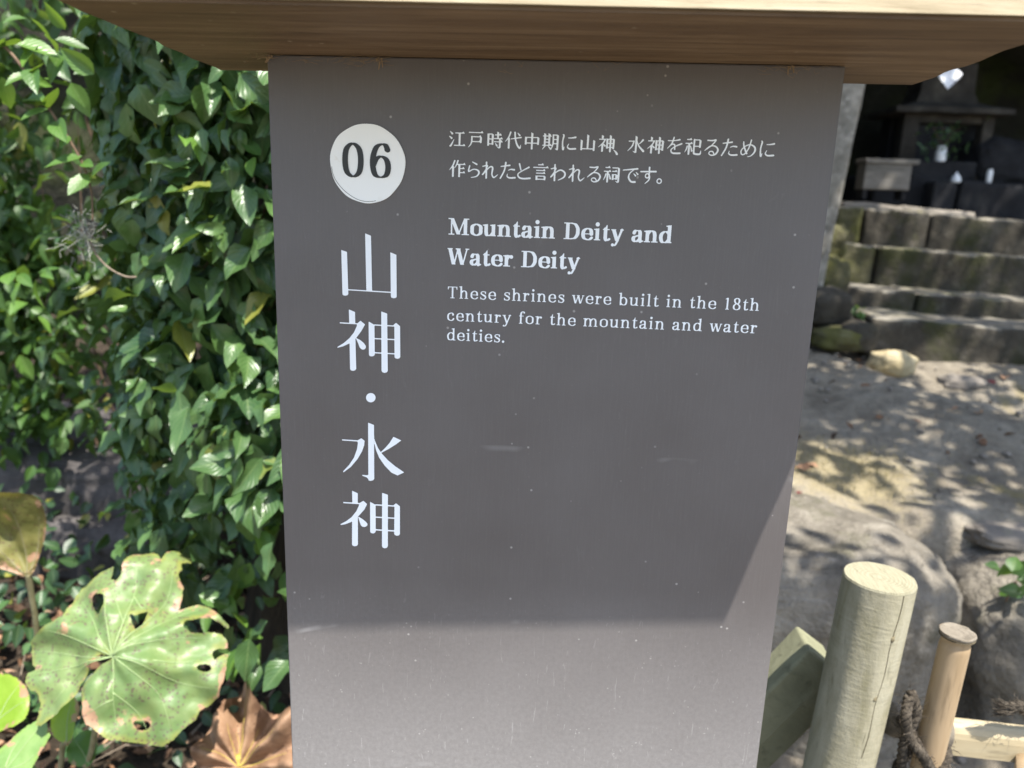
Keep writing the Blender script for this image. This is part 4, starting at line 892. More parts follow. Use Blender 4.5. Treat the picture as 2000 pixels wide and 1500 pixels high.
big_leaf(lf, [(1440,955),(1480,970),(1500,1020),(1530,1100),(1570,1170),(1640,1175),(1760,1150),(1900,1200),(1950,1350),(1900,1480),(1780,1600),(1600,1640),(1480,1600),(1390,1560),(1280,1580),(1160,1540),(1140,1440),(1190,1330),(1240,1230),(1290,1150),(1310,1100),(1380,1050),(1400,980)], (0, 1000), 3, c, (.05, -.72, .69), brownl, [[(1392,1495),(1370,1380),(1340,1240)],[(1392,1495),(1420,1350),(1430,1150),(1440,1000)],[(1395,1490),(1460,1380),(1520,1260)],[(1400,1490),(1500,1400),(1640,1290)],[(1385,1490),(1300,1420),(1200,1390)],[(1400,1500),(1560,1450),(1750,1400)],[(1393,1490),(1395,1380),(1380,1290)]], yv, [[(1330,1130),(1360,1120),(1372,1150),(1350,1170),(1332,1155)]], .055, .1, [c+[0, .004, 0], at(462, 1540, .52), at(455, 1640, .58)], yv, 14, (1392, 1495), .07)

# stone ledge behind the bed, far left
def rock(name, pts_c, size, mat, seed, noise=.12, sub=4, flat=None, label=None, cat='rock', group=None, rotz=0, sq=0.0, parent=None, fine=.02, rot=None):
    bm = bmesh.new(); bmesh.ops.create_icosphere(bm, subdivisions=sub, radius=1)
    P = np.array([v.co[:] for v in bm.verts])
    if sq: P = np.sign(P)*np.abs(P)**(1-sq); 
    n_ = fbm(P, 1.3, 3, seed); n2 = fbm(P, 5, 4, seed+2)
    P = P*(1+noise*n_+fine*n2)[:, None]*np.array(size)*.5
    for v, p in zip(bm.verts, P): v.co = p
    if rotz: bmesh.ops.rotate(bm, cent=(0, 0, 0), matrix=Matrix.Rotation(rotz, 3, 'Z'), verts=bm.verts)
    if rot is not None: bmesh.ops.rotate(bm, cent=(0, 0, 0), matrix=rot, verts=bm.verts)
    bmesh.ops.translate(bm, vec=pts_c, verts=bm.verts)
    o = fromb(name, bm, mat, parent, True)
    if label: tag(o, label, cat, group)
    return o
rock('stone_ledge', (-1.72, 1.72, .42), (1.5, .62, .30), M['ledge'], 5, .10, 5, label='dark flat stone ledge below the shrub at the far left', cat='stone', sq=.55, fine=.035)
rock('stone_ledge', (-1.52, 1.46, .30), (.95, .34, .20), M['ledge'], 8, .12, 4, label='lower dark stone behind the upright olive leaf', cat='stone', sq=.5, fine=.04)

# ---------------------------------------------------------------- fence, right foreground
# log post
def m_end():
    t = NT('log_end_grain'); co = t.coord((1, 1, .02)); n_ = t.noise(co, 30, 3, .5)
    cx = at(1718, 1130, .22)
    mp = t.n('ShaderNodeVectorMath', operation='SUBTRACT'); t.link(co, mp.inputs[0]); mp.inputs[1].default_value = (cx[0], .225, 0)
    ln = t.n('ShaderNodeVectorMath', operation='LENGTH'); t.link(mp.outputs[0], ln.inputs[0])
    r_ = t.math('SINE', t.math('ADD', t.math('MULTIPLY', ln.outputs['Value'], 2300), t.math('MULTIPLY', n_, 7)))
    saw = t.noise(t.coord((1, .12, .1), rot=(0, 0, .35)), 420, 3, .6)
    c = t.ramp(r_, [(.0, (.235, .22, .15)), (.8, (.27, .255, .18))])
    c = t.mix(t.ramp(saw, [(.45, 0), (.68, .5)]), c, (.13, .12, .075)); t.bump(t.math('ADD', saw, t.math('MULTIPLY', r_, .1)), .3, .002); return t.done(c, .85, .2)
M['logend'] = m_end()
def log_mesh(cx, cy, z0, z1, r, seed, seg=56, rows=60):
    V = []; Fc = []
    for j in range(rows+1):
        z_ = z0+(z1-z0)*j/rows
        for k in range(seg):
            a = 2*math.pi*k/seg; V.append((math.cos(a), math.sin(a), z_))
    V = np.array(V); nn = fbm(V*[1, 1, 2.2], 1.3, 3, seed); n2 = fbm(V*[1, 1, 30], 1.6, 2, seed+4)
    facet = .012*np.abs(np.sin(np.arctan2(V[:, 1], V[:, 0])*4))
    rr_ = r*(1+.022*nn+.006*n2-facet)
    cxz = cx(V[:, 2]); W = np.stack([cxz+V[:, 0]*rr_, cy+V[:, 1]*rr_, V[:, 2]], 1)
    for j in range(rows):
        for k in range(seg): k2 = (k+1) % seg; Fc.append((j*seg+k, j*seg+k2, (j+1)*seg+k2, (j+1)*seg+k))
    return W, Fc, seg, rows
logp = empty('log_post', (0, 0, 0), 'thick pale green round log post with a flat cut top', 'post')
tc = at(1718, 1130, .225); bc = at(1638, 1490, .225)
cxf = lambda z: tc[0]+(z-tc[2])*(tc[0]-bc[0])/(tc[2]-bc[2])
LR = .0376
W, Fc, sg, rw = log_mesh(cxf, .225, -.05, tc[2], LR, 5)
o = mesh('shaft', W, Fc, M['log'], logp, True)
top = W[rw*sg:]; cen = top.mean(0); ring = [cen+(p-cen)*.975+[0, 0, .0022] for p in top]
Vt = list(top)+ring+[cen+[0, 0, .0024]]; Ft = [(k, (k+1) % sg, sg+(k+1) % sg, sg+k) for k in range(sg)]+[(sg+k, sg+(k+1) % sg, 2*sg) for k in range(sg)]
mesh('cut_end', Vt, Ft, M['logend'], logp)
# drying crack down the front and two knots
cr = []
for (a, z0, z1, wd) in ((-1.28, tc[2]-.001, tc[2]-.20, .0005), (-1.45, tc[2]-.11, tc[2]-.24, .0004)):
    pts = []
    for k in range(16):
        z_ = z0+(z1-z0)*k/15; an = a+.03*math.sin(k*1.1)-.01*k; pts.append((cxf(z_)+LR*.994*math.cos(an), .225+LR*.994*math.sin(an), z_))
    cr.append(tube(pts, wd, 5))
V, Fc = join(cr); dk = m_plain('dark_crack', (.10, .085, .055), .9, .1); mesh('crack', V, Fc, dk, logp)
for an, dz in ((-1.33, .052), (-1.46, .125)):
    z_ = tc[2]-dz; p = (cxf(z_)+LR*.985*math.cos(an), .225+LR*.985*math.sin(an), z_)
    rock('knot', p, (.005, .003, .008), m_wood('knot_wood', (.10, .08, .05), (.2, .17, .1), (.32, .28, .18), (1, 1, 1), 200), 3, .3, 3, parent=logp)
# timber brace behind it (two boards)
br = empty('timber_brace', (0, 0, 0), 'slanting squared timber brace between the board and the log post', 'brace')
def beam(name, A_, B_, up_, wd, dp, mat, parent, seed, tilt=0):
    """A_ top end, B_ bottom end (upper edge, front corner); up_ width direction in the x-z plane"""
    A_ = np.array(A_); B_ = np.array(B_); ax = B_-A_; L = np.linalg.norm(ax); ax /= L
    wdv = np.array(up_)/np.linalg.norm(up_); dpv = np.array([0, 1.0, 0]); dpv, wdv = dpv*math.cos(tilt)-wdv*math.sin(tilt), wdv*math.cos(tilt)+dpv*math.sin(tilt)
    bm = bmesh.new(); box_bm(bm, (0, 0, 0), (L, wd, dp), bev=.004, seg=3)
    bmesh.ops.subdivide_edges(bm, edges=[e for e in bm.edges if e.calc_length() > .1], cuts=20)
    Mx = Matrix(((ax[0], wdv[0], dpv[0]), (ax[1], wdv[1], dpv[1]), (ax[2], wdv[2], dpv[2])))
    for v in bm.verts:
        q = Mx@v.co; c_ = A_+ax*L/2+wdv*wd/2+dpv*dp/2; v.co = q+Vector(c_)
    P = np.array([v.co[:] for v in bm.verts]); nn = fbm(P, 22, 3, seed)
    for v, k in zip(bm.verts, nn): v.co += Vector((wdv*.0018*k))+Vector((dpv*.0018*k))
    bmesh.ops.recalc_face_normals(bm, faces=bm.faces)
    return fromb(name, bm, mat, parent)
a1 = at(1582, 1268, .288); a2 = at(1482, 1370, .288); dr = (a2-a1); dr[1] = 0; dr /= np.linalg.norm(dr); nrmw = np.array([-dr[2], 0, dr[0]]); nrmw = nrmw if nrmw[2] < 0 else -nrmw
beam('board', a1, a1+dr*.75, nrmw, .046, .060, M['brace'], br, 3, -.05)
beam('board', a1+nrmw*.0430+dr*.02+np.array([0, .002, 0]), a1+nrmw*.0430+dr*.75+np.array([0, .002, 0]), nrmw, .034, .062, M['brace'], br, 6)
# bamboo fence: upright, rails and rope
bf = empty('bamboo_fence', (0, 0, 0), 'pale bamboo fence tied with dark rope beside the log post', 'fence')
bt = at(1871, 1234, .215); bb = at(1815, 1470, .215)
def bx(z_): return bt[0]+(z_-bt[2])*(bt[0]-bb[0])/(bt[2]-bb[2])
zz = np.concatenate([np.linspace(-.05, bt[2]-.03, 40), np.linspace(bt[2]-.028, bt[2], 12)])
rad = []
for z_ in zz:
    r_ = .0157; d_ = bt[2]-z_
    r_ += .0026*math.exp(-(d_/.006)**2)-.0012*math.exp(-((d_-.011)/.004)**2)
    for node in (bt[2]-.26, bt[2]-.50): r_ += .0016*math.exp(-((z_-node)/.004)**2)
    rad.append(r_)
V, Fc = tube([(bx(z_), .215, z_) for z_ in zz], rad, 36, cap=False); mesh('upright', V, Fc, M['bamboo'], bf, True)
# capped node end with a lip and a notch
ts = 40; R0 = .0180; Vc = []; Fcc = []
def lip(a): return R0*(1-.16*math.exp(-((a-.2)/.22)**2))
for rr_, dz in ((1, -.003), (1.03, -.001), (1.0, .0008), (.90, -.0002), (.5, -.0006)):
    for k in range(ts):
        a = 2*math.pi*k/ts-math.pi; Vc.append((bt[0]+lip(a)*rr_*math.cos(a), .215+lip(a)*rr_*math.sin(a), bt[2]+dz+.0004*math.sin(a*5)))
for j in range(4):
    for k in range(ts): k2 = (k+1) % ts; Fcc.append((j*ts+k, j*ts+k2, (j+1)*ts+k2, (j+1)*ts+k))
Fcc.append(tuple(range(4*ts, 5*ts))); mesh('node_end', Vc, Fcc, M['bambooend'], bf, True)
V, Fc = tube([(bt[0]+.0176*math.cos(a), .215+.0176*math.sin(a), bt[2]-.0048) for a in np.linspace(0, 6.283, 41)], .0006, 5); mesh('node_ring', V, Fc, dk, bf, True)
def rail(z_l, z_r, x0, x1, y_, hh, name, mat):
    bm = bmesh.new(); n_ = 40; prof = []
    for k in range(9): a = math.pi*(k/8); prof.append((-math.cos(a)*.013, .55*hh+math.sin(a)*.45*hh))
    prof = [(-.013, 0)]+prof+[(.013, 0)]; rings = []
    for i in range(n_+1):
        x_ = x0+(x1-x0)*i/n_; zc_ = z_l+(z_r-z_l)*i/n_; rings.append([bm.verts.new((x_, y_+a, zc_-hh/2+b)) for a, b in prof])
    for i in range(n_):
        for k in range(len(prof)): k2 = (k+1) % len(prof); bm.faces.new((rings[i][k], rings[i][k2], rings[i+1][k2], rings[i+1][k]))
    bm.faces.new(rings[0]); bm.faces.new(rings[-1][::-1]); bmesh.ops.recalc_face_normals(bm, faces=bm.faces)
    return fromb(name, bm, mat, bf)
ra, rb = at(1850, 1430, .252), at(2000, 1449, .252)
rail(ra[2]+.001, rb[2]-.05, bx(ra[2])+.005, 1.45, .252, .040, 'rail', M['rail'])
V, Fc = tube([at(1735, 1402, .255), at(1742, 1404, .255), at(1790, 1418, .255), at(1850, 1430, .252)], [.0185, .0200, .0192, .018], 24); mesh('rail_end', V, Fc, M['bambooend'], bf, True)
u2 = at(1990, 1475, .23); V, Fc = tube([(u2[0]+.012, .225, z_) for z_ in np.linspace(-.05, u2[2]-.004, 12)], .015, 24); mesh('upright', V, Fc, M['bamboo'], bf, True)
# second tall upright outside the picture on the right, carries the rail
V, Fc = tube([(.90, .215, z_) for z_ in np.linspace(-.05, .84, 12)], .0172, 24); mesh('upright', V, Fc, M['bamboo'], bf, True)
def rope(path, r, turns, parent, name='rope'):
    q = catmull(path, 14); parts = []; n_ = len(q)
    for s_ in range(3):
        pts = []; a0 = s_*2.094
        T = np.gradient(q, axis=0); T /= np.linalg.norm(T, axis=1)[:, None]
        up_ = np.array([.2, .5, .84]); N1 = np.cross(T, up_); N1 /= np.linalg.norm(N1, axis=1)[:, None]; N2 = np.cross(T, N1)
        an = a0+np.linspace(0, turns*6.283, n_)
        pts = q+r*.55*(np.cos(an)[:, None]*N1+np.sin(an)[:, None]*N2); parts.append(tube(pts, r*.62, 7))
    for _ in range(int(n_*2.4)):
        i = rng.integers(0, n_); a = q[i]+rng.normal(size=3)*r*.7; d = rng.normal(size=3); d /= np.linalg.norm(d); L = rng.uniform(.004, .013)
        parts.append(tube([a, a+d*L*.5, a+d*L+rng.normal(size=3)*.002], [.00035, .0003, .00012], 4))
    V, Fc = join(parts); return mesh(name, V, Fc, M['rope'], parent, True)
def around(zm, tilt, r_, y_=.222, n_=10, a0=-.3, a1=6.6, xo=0):
    return [(bx(zm)+xo+r_*math.cos(a), y_+r_*1.25*math.sin(a), zm+tilt*math.cos(a)) for a in np.linspace(a0, a1, n_)]
zr = ra[2]
rope(around(zr-.026, .030, .0215, .224), .0052, 9, bf); rope(around(zr-.034, .030, .0225, .226), .0052, 9, bf)
rope(around(zr-.010, -.036, .0225, .226, xo=-.004), .0050, 9, bf)
p0 = at(1775, 1362, .205); rope([p0, at(1770, 1400, .195), at(1775, 1440, .193), at(1800, 1475, .190), at(1815, 1500, .195)], .0052, 5, bf); rope([p0+[0.004, .004, .004], at(1790, 1395, .2), at(1765, 1450, .196), at(1760, 1500, .2)], .0048, 5, bf)
# frayed rope tail on the second lashing at the right edge
fr = at(1990, 1378, .235); rope([at(2040, 1400, .24), at(2010, 1392, .236), fr, at(1972, 1383, .232)], .0058, 3, bf, 'rope_tail')
tf = []
for _ in range(90):
    a = at(1980, 1383, .232)+rng.normal(size=3)*.003; b = at(1940+rng.uniform(-6, 12), 1380+rng.uniform(-16, 20), .228); tf.append(tube([a, (a+b)/2+rng.normal(size=3)*.002, b], [.0005, .0004, .0002], 4))
V, Fc = join(tf); mesh('frayed_end', V, Fc, M['rope'], bf, True)

# ---------------------------------------------------------------- boulders and slope
rock('boulder', (.585, 1.24, .26), (.80, .62, .66), M['boulder'], 11, .07, 6, label='large grey boulder with a flat sunlit top behind the log post', cat='boulder', group='boulders behind the fence', sq=.55, fine=.03)
rock('boulder', (1.31, 1.22, .20), (.62, .60, .64), M['boulder'], 14, .08, 5, label='darker grey boulder at the right edge past a deep crack', cat='boulder', group='boulders behind the fence', sq=.5, fine=.035)
for (px, py, Y, s, mt, lb) in [(1745, 700, 2.40, (.17, .12, .10), 'palestone', 'sunlit ochre stone at the left end of the lowest step'),
    (1640, 650, 2.5, (.22, .16, .10), 'mossstone', 'mossy stone beside the foot of the stone pillar'),
    (1880, 738, 2.35, (.18, .10, .06), 'rock', 'flat pale stone on the path below the steps'),
    (1965, 985, 1.35, (.15, .08, .045), 'palestone', 'small pale stone on top of the rocks at the right edge'),
    (1905, 975, 1.37, (.10, .07, .045), 'boulder', 'small grey stone left of the pale one at the right edge'),
    (1985, 1010, 1.28, (.22, .12, .05), 'rock', 'flat broken stone lying under the small pale one'),
    (1590, 1262, 1.0, (.13, .09, .10), 'rock', 'pinkish stone showing behind the top of the timber brace')]:
    c = at(px, py, Y)-np.array([0, 0, .05 if px > 1900 and py > 900 else .02]); rock('stone', c, s, M[mt], int(px), .18, 4, label=lb, cat='stone', group='loose stones', fine=.06, sq=.25)
# gravel
bm = bmesh.new()
for _ in range(260):
    x_ = rng.uniform(.3, 2.4); y_ = rng.uniform(.3, 2.6)
    if 1.0 < y_ < 1.35: continue
    s = rng.uniform(.004, .014); r = bmesh.ops.create_icosphere(bm, subdivisions=1, radius=s); zz = float(height(np.array(x_), np.array(y_)))
    for v in r['verts']: v.co = Vector((v.co.x*rng.uniform(.8, 1.3), v.co.y*rng.uniform(.8, 1.3), v.co.z*.6))+Vector((x_, y_, zz+.006))
o = fromb('gravel', bm, M['rock']); tag(o, kind='stuff')
# dry grass tufts on the slope
n = 600; x = rng.normal(.86, .15, n); y = rng.normal(1.54, .10, n)
pos = np.stack([x, y, height(x, y)+.003], 1)
dm = m_leaf('dry_moss', (.20, .165, .08), (.34, .29, .16), .8, .15, .2, (.4, .3, .1), .1)
o = leaves('dry_moss', pos, rand_dirs(n, (0, -.3, .5), .6), rand_dirs(n, (0, -1, .3), .5), rng.uniform(.012, .03, n), np.full(n, .09), dm, rng.random(n), np.zeros(n)); tag(o, kind='stuff')
# small green plants right
for (px, py, Y, s, lb) in [(1985, 1135, 1.02, .05, 'small green leaves in the crack right of the big boulder'), (1672, 610, 2.58, .035, 'tiny green weed at the left end of the lowest step')]:
    e = empty('weed', (0, 0, 0), lb, 'weed'); c = at(px, py, Y); n = 14
    for i in range(n): leaves('leaf', c+rng.normal(size=(1, 3))*s*.5, rand_dirs(1, (0, -.4, 0), .7), rand_dirs(1, (0, -.6, .7), .3), rng.uniform(.7, 1.1, 1)*s, np.full(1, .75), M['shrub'], rng.random(1), np.zeros(1), e)
    V, Fc = tube([c+[0, .02, -.06], c+[0, .01, -.02], c], .002, 5); mesh('stem', V, Fc, M['stem'], e)

# ---------------------------------------------------------------- steps, pillar, shrine
TILT = math.radians(-2.5)
def block(name, x0, x1, y0, y1, ztop, h, mat, seed, label, group=None, cat='step', ampl=.013, sub=14, bev=.018, parent=None, worn=None):
    bm = bmesh.new(); box_bm(bm, (0, 0, 0), (x1-x0, y1-y0, h), bev=min(bev, h*.3), seg=3)
    bmesh.ops.subdivide_edges(bm, edges=[e for e in bm.edges if e.calc_length() > .05], cuts=sub, use_grid_fill=True)
    P = np.array([v.co[:] for v in bm.verts]); a = fbm(P+[seed, 0, 0], 6, 4, seed); b = fbm(P+[0, seed, 0], 7, 4, seed+5)
    for v, p, q in zip(bm.verts, a, b): v.co.y += ampl*p; v.co.z += ampl*.8*q
    bmesh.ops.rotate(bm, cent=(0, 0, 0), matrix=Matrix.Rotation(-TILT, 3, 'Y'), verts=bm.verts)
    bmesh.ops.translate(bm, vec=((x0+x1)/2, (y0+y1)/2, ztop-h/2), verts=bm.verts)
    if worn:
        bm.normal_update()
        for f in bm.faces: f.material_index = 1 if f.normal.z > .72 else 0  # upward faces paler: wear, plus skylight put into the colour
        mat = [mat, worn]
    o = fromb(name, bm, mat, parent, True)
    if label: tag(o, label, cat, group)
    return o
def stepz(px, py, Y): return at(px, py, Y)
G = 'stone blocks of the steps'
rows_ = [  # front y, depth, left px x, top y at left px, splits (photo x), labels
 (2.52, .42, (1700, 618), [1700, 2140, 2500], .20, ['lowest step slab, grey and worn, red leaf on its edge', 'right end slab of the lowest step beyond the picture edge']),
 (2.85, .42, (1600, 556), [1600, 1795, 2240, 2500], .22, ['mossy left block of the second step from the bottom', 'long dark block of the second step from the bottom', 'right end block of the second step']),
 (3.18, .44, (1628, 474), [1628, 1715, 2200, 2500], .24, ['rough yellow-green mossy block at the left of the third step', 'long dark block of the third step', 'right end block of the third step']),
 (3.52, .50, (1632, 402), [1632, 1690, 1822, 2180, 2500], .26, ['small sunlit ochre block at the left end of the top step', 'brown stained block left of the joint in the top step', 'long grey block right of the joint in the top step', 'right end block of the top step'])]
for k, (yf, dp, (lx, ly), spl, h, labs) in enumerate(rows_):
    base = at(lx, ly, yf)
    for i in range(len(spl)-1):
        x0 = at(spl[i], ly, yf)[0]+.006; x1 = at(spl[i+1], ly, yf)[0]-.006
        zt = base[2]+math.tan(TILT)*((x0+x1)/2-base[0])
        mt = M['mossstone'] if (k, i) in ((2, 0), (3, 0)) else M['step']
        if i == len(spl)-2: labs_ = None
        if i < len(spl)-2 or k == 0 and False:
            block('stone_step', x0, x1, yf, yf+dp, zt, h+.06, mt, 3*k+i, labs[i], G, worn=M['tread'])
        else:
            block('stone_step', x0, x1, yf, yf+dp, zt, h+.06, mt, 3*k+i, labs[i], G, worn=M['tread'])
# flat stones bedded at the front of the top step, catching sun
for i, (px0, px1, py, lb) in enumerate([(1640, 1760, 392, 'thin sunlit flat stone on the top step below the offering box'), (1755, 1900, 402, 'thin sunlit flat stone in the middle of the top step'), (1890, 2060, 424, 'thin sunlit flat stone at the right of the top step')]):
    a = at(px0, py, 3.68); b = at(px1, py, 3.68)
    block('paving_stone', a[0], b[0], 3.63, 3.92, a[2]+math.tan(TILT)*(b[0]-a[0])/2, .07, M['rock'], 40+i, lb, 'flat stones on the top step', 'stone', .01, 10, .015)
# stones left of the steps under the pillar
for px, py, Y, s, lb in [(1618, 470, 2.9, (.14, .2, .16), 'mossy stone beside the left end of the third step'), (1614, 540, 2.8, (.16, .2, .18), 'mossy stone beside the left end of the second step'), (1612, 600, 2.62, (.2, .2, .16), 'dark mossy stone below the stone pillar'), (1670, 655, 2.5, (.16, .14, .12), 'dark mossy stone left of the lowest step')]:
    rock('mossy_stone', at(px, py, Y), s, M['mossstone'] if py < 560 else M['step'], int(py), .18, 4, label=lb, cat='stone', group='mossy stones beside the steps', sq=.3, fine=.06)
# pillar
pl = []
pt, pb = at(1693, 165, 2.62), at(1626, 480, 2.62)
pil = empty('stone_pillar', (0, 0, 0), 'tall mottled pale stone pillar just right of the board', 'pillar')
bm = bmesh.new(); zt, z0 = 2.55, .70; box_bm(bm, (0, 0, (zt+z0)/2), (.20, .18, zt-z0), bev=.018, seg=3)
bmesh.ops.subdivide_edges(bm, edges=[e for e in bm.edges if e.calc_length() > .05], cuts=24, use_grid_fill=True)
P = np.array([v.co[:] for v in bm.verts]); a = fbm(P, 7, 4, 3)
sl_p = (pt[0]-pb[0])/(pt[2]-pb[2])
for v, q in zip(bm.verts, a):
    v.co.x += .008*q+pt[0]-.10+(v.co.z-pt[2])*sl_p; v.co.y += .008*q+2.71
fromb('shaft', bm, M['pillar'], pil, True)

# cliff behind; hollow and overhang added to keep the shrine dark
gx = np.linspace(-6, 8, 220); gz = np.linspace(-.2, 5.2, 110); GX, GZ = np.meshgrid(gx, gz)
rec = ss(.75, 1.15, GX)*(1-ss(3.6, 4.2, GX))                       # where the hollow is
roof = 1-ss(2.35, 2.65, GZ+.15*np.sin(GX*2.3))
Yc = 2.15+.25*ss(-1.5, -.5, -GX)+1.4*ss(.5, 1.1, GX)+rec*roof*1.65+.18*(GZ-1)*(1-rec*roof)*.6
P = np.stack([GX.ravel(), Yc.ravel(), GZ.ravel()], 1); nn = fbm(P, 1.1, 4, 7).reshape(GX.shape); n2 = fbm(P, 4.2, 4, 8).reshape(GX.shape)
Yc = Yc+.20*nn+.06*n2
V = np.stack([GX.ravel(), Yc.ravel(), GZ.ravel()], 1); nX = len(gx); Fc = [(j*nX+i, j*nX+i+1, (j+1)*nX+i+1, (j+1)*nX+i) for j in range(len(gz)-1) for i in range(nX-1)]
k0 = len(V); V = np.concatenate([V, V[(len(gz)-1)*nX:]+[0, 6, .3]]); Fc += [((len(gz)-1)*nX+i, (len(gz)-1)*nX+i+1, k0+i+1, k0+i) for i in range(nX-1)]
o = mesh('rock_cliff', V, Fc, M['cliff'], None, True); tag(o, 'dark mossy rock face with an added hollow and overhang shading the shrine', 'cliff')
# plinth the shrine stands on
def sbox(bm, x0, x1, y0, y1, z0, z1, bev=.008): return box_bm(bm, ((x0+x1)/2, (y0+y1)/2, (z0+z1)/2), (x1-x0, y1-y0, z1-z0), bev=bev, seg=2)
YS = 4.35
def ax_(px, Y=YS): return at(px, 250, Y)[0]
def az_(py, Y=YS, px=1860): return at(px, py, Y)[2]
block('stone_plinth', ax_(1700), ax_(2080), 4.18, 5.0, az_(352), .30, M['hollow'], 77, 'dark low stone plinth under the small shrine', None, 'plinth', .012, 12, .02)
sh = empty('stone_shrine', (0, 0, 0), 'small dark stone shrine with a wide flared roof in the added rock hollow', 'shrine')
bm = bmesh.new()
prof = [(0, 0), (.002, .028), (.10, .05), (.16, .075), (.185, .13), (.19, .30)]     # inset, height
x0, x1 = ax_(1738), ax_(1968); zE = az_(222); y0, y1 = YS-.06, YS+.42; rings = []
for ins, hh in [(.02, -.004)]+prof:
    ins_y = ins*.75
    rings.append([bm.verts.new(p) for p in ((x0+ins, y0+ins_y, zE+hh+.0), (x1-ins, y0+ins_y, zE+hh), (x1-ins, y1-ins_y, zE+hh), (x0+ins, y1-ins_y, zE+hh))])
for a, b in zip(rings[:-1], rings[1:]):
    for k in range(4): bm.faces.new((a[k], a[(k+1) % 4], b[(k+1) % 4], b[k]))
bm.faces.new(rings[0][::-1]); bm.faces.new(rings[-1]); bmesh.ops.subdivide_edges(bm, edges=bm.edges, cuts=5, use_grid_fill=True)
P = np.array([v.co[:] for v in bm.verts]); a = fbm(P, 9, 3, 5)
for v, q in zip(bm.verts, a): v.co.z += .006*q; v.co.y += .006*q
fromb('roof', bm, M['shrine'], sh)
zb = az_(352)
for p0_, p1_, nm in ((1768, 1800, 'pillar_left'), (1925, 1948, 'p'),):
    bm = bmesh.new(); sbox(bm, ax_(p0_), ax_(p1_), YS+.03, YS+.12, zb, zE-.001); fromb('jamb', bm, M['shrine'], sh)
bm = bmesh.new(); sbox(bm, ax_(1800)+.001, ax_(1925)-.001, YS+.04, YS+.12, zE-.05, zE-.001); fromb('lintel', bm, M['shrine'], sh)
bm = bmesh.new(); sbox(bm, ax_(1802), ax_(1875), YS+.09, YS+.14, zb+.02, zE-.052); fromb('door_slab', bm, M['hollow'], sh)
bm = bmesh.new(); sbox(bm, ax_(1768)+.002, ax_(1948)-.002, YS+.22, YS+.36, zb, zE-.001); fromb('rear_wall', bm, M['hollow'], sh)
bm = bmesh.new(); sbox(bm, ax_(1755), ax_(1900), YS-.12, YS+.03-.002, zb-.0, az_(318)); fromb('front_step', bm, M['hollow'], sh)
# offering box
ob = empty('offering_box', (0, 0, 0), 'grey weathered wooden offering box with overhanging lid on the top step', 'box')
YB = 3.82; a = at(1692, 318, YB); b = at(1775, 372, YB); 
bm = bmesh.new(); sbox(bm, a[0], b[0], YB, YB+.12, b[2], a[2]-.001, .004); fromb('body', bm, M['box'], ob)
l0 = at(1686, 309, YB)
bm = bmesh.new(); sbox(bm, a[0]-.006, b[0]+.030, YB-.015, YB+.135, a[2], a[2]+.024, .003); fromb('lid', bm, M['box'], ob)
for x_ in (a[0]+.008, b[0]-.03):
    bm = bmesh.new(); sbox(bm, x_, x_+.022, YB+.01, YB+.11, b[2]-.05, b[2]-.001, .002); fromb('leg', bm, M['hollow'], ob)
# vase with evergreen sprig
def lathe(prof, c, seg=24):
    V = []; Fc = []
    for r_, z_ in prof:
        for k in range(seg): t = 2*math.pi*k/seg; V.append((c[0]+r_*math.cos(t), c[1]+r_*math.sin(t), c[2]+z_))
    for j in range(len(prof)-1):
        for k in range(seg): k2 = (k+1) % seg; Fc.append((j*seg+k, j*seg+k2, (j+1)*seg+k2, (j+1)*seg+k))
    Fc.append(tuple(reversed(range(seg)))); Fc.append(tuple(range((len(prof)-1)*seg, len(prof)*seg))); return V, Fc
YV = 4.26
vs_ = empty('flower_vase', (0, 0, 0), 'white vase holding a dark green sprig in front of the shrine', 'vase'); c = at(1835, 318, YV)
V, Fc = lathe([(.026, 0), (.030, .01), (.030, .06), (.024, .085), (.027, .096), (.020, .096)], c); mesh('body', V, Fc, M['white'], vs_, True)
n = 80; cc_ = c+[0, -.01, .14]; CP = cc_+rng.normal(size=(n, 3))*[.075, .03, .05]
leaves('foliage', CP, rand_dirs(n, (0, -.2, .2), .7), rand_dirs(n, (0, -.6, .6), .4), rng.uniform(.03, .055, n), np.full(n, .45), M['low'], rng.random(n)*.7, np.zeros(n), vs_)
st = [tube([c+[0, 0, .09], c+[dx*.5, -.01, .14], c+[dx, -.01, .2]], .002, 5) for dx in (-.07, -.02, .04, .08)]
V, Fc = join(st); mesh('stem', V, Fc, M['stem'], vs_)
o = None
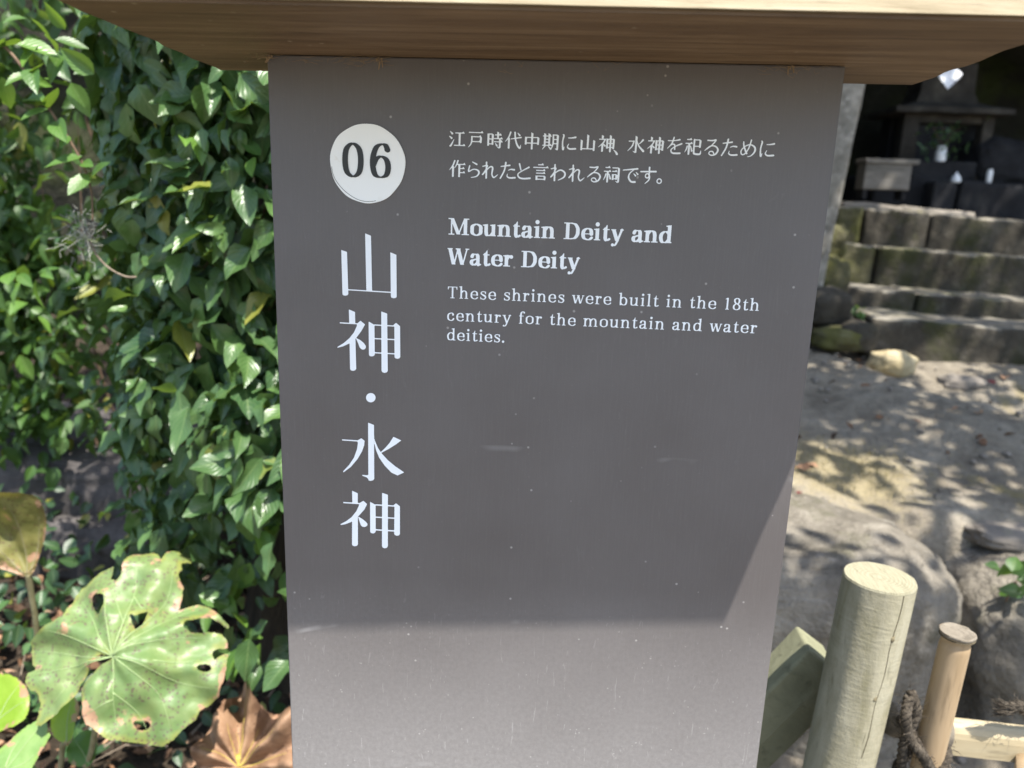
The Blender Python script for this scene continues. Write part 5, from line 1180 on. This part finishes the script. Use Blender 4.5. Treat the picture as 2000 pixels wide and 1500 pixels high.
V, Fc = lathe([(.024, 0), (.029, .012), (.022, .035), (.008, .05), (.006, .058), (.002, .06)], at(1866, 357, 4.12), 20); o = mesh('water_pot', V, Fc, M['white'], None, True); tag(o, 'small white lidded water pot on the stone in front of the shrine', 'pot')
V, Fc = lathe([(.013, 0), (.016, .01), (.016, .06), (.012, .072), (.014, .078), (.008, .078)], at(1930, 358, 4.14), 18); o = mesh('offering_cup', V, Fc, M['white'], None, True); tag(o, 'narrow white offering cup right of the shrine', 'cup')
# low stones right of the shrine
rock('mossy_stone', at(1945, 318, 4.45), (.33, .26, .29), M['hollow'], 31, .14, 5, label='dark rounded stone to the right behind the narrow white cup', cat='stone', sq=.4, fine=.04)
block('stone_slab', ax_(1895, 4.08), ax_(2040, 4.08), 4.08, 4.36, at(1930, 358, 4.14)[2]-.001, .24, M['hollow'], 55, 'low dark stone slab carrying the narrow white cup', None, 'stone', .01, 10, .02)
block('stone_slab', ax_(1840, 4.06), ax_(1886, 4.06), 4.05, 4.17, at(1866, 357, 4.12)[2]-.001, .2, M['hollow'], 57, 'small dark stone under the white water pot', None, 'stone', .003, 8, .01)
# hanging folded paper
pp = empty('paper_streamer', (0, 0, 0), 'folded white paper streamer hanging before the shrine roof', 'paper')
YP = 3.40; pts_ = [[(1832, 147), (1866, 131), (1880, 144), (1868, 158), (1838, 152)], [(1834, 150), (1868, 157), (1879, 148), (1851, 174)]]
for i, Q in enumerate(pts_):
    bm = bmesh.new(); dpt = [0, .02, .0, -.02, 0]
    vs2 = [bm.verts.new(at(x_, y_, YP-.012*i+dpt[k]*.6)) for k, (x_, y_) in enumerate(Q)]; bm.faces.new(vs2)
    r = bmesh.ops.extrude_face_region(bm, geom=list(bm.faces))
    for v in r['geom']:
        if isinstance(v, bmesh.types.BMVert): v.co.y += .006
    bmesh.ops.recalc_face_normals(bm, faces=bm.faces); fromb('paper_fold', bm, M['paper'], pp)
c = at(1866, 131, YP); V, Fc = tube([c, c+[0, .0, .4], c+[0, .1, .75]], .0015, 5); mesh('cord', V, Fc, M['rope'], pp)
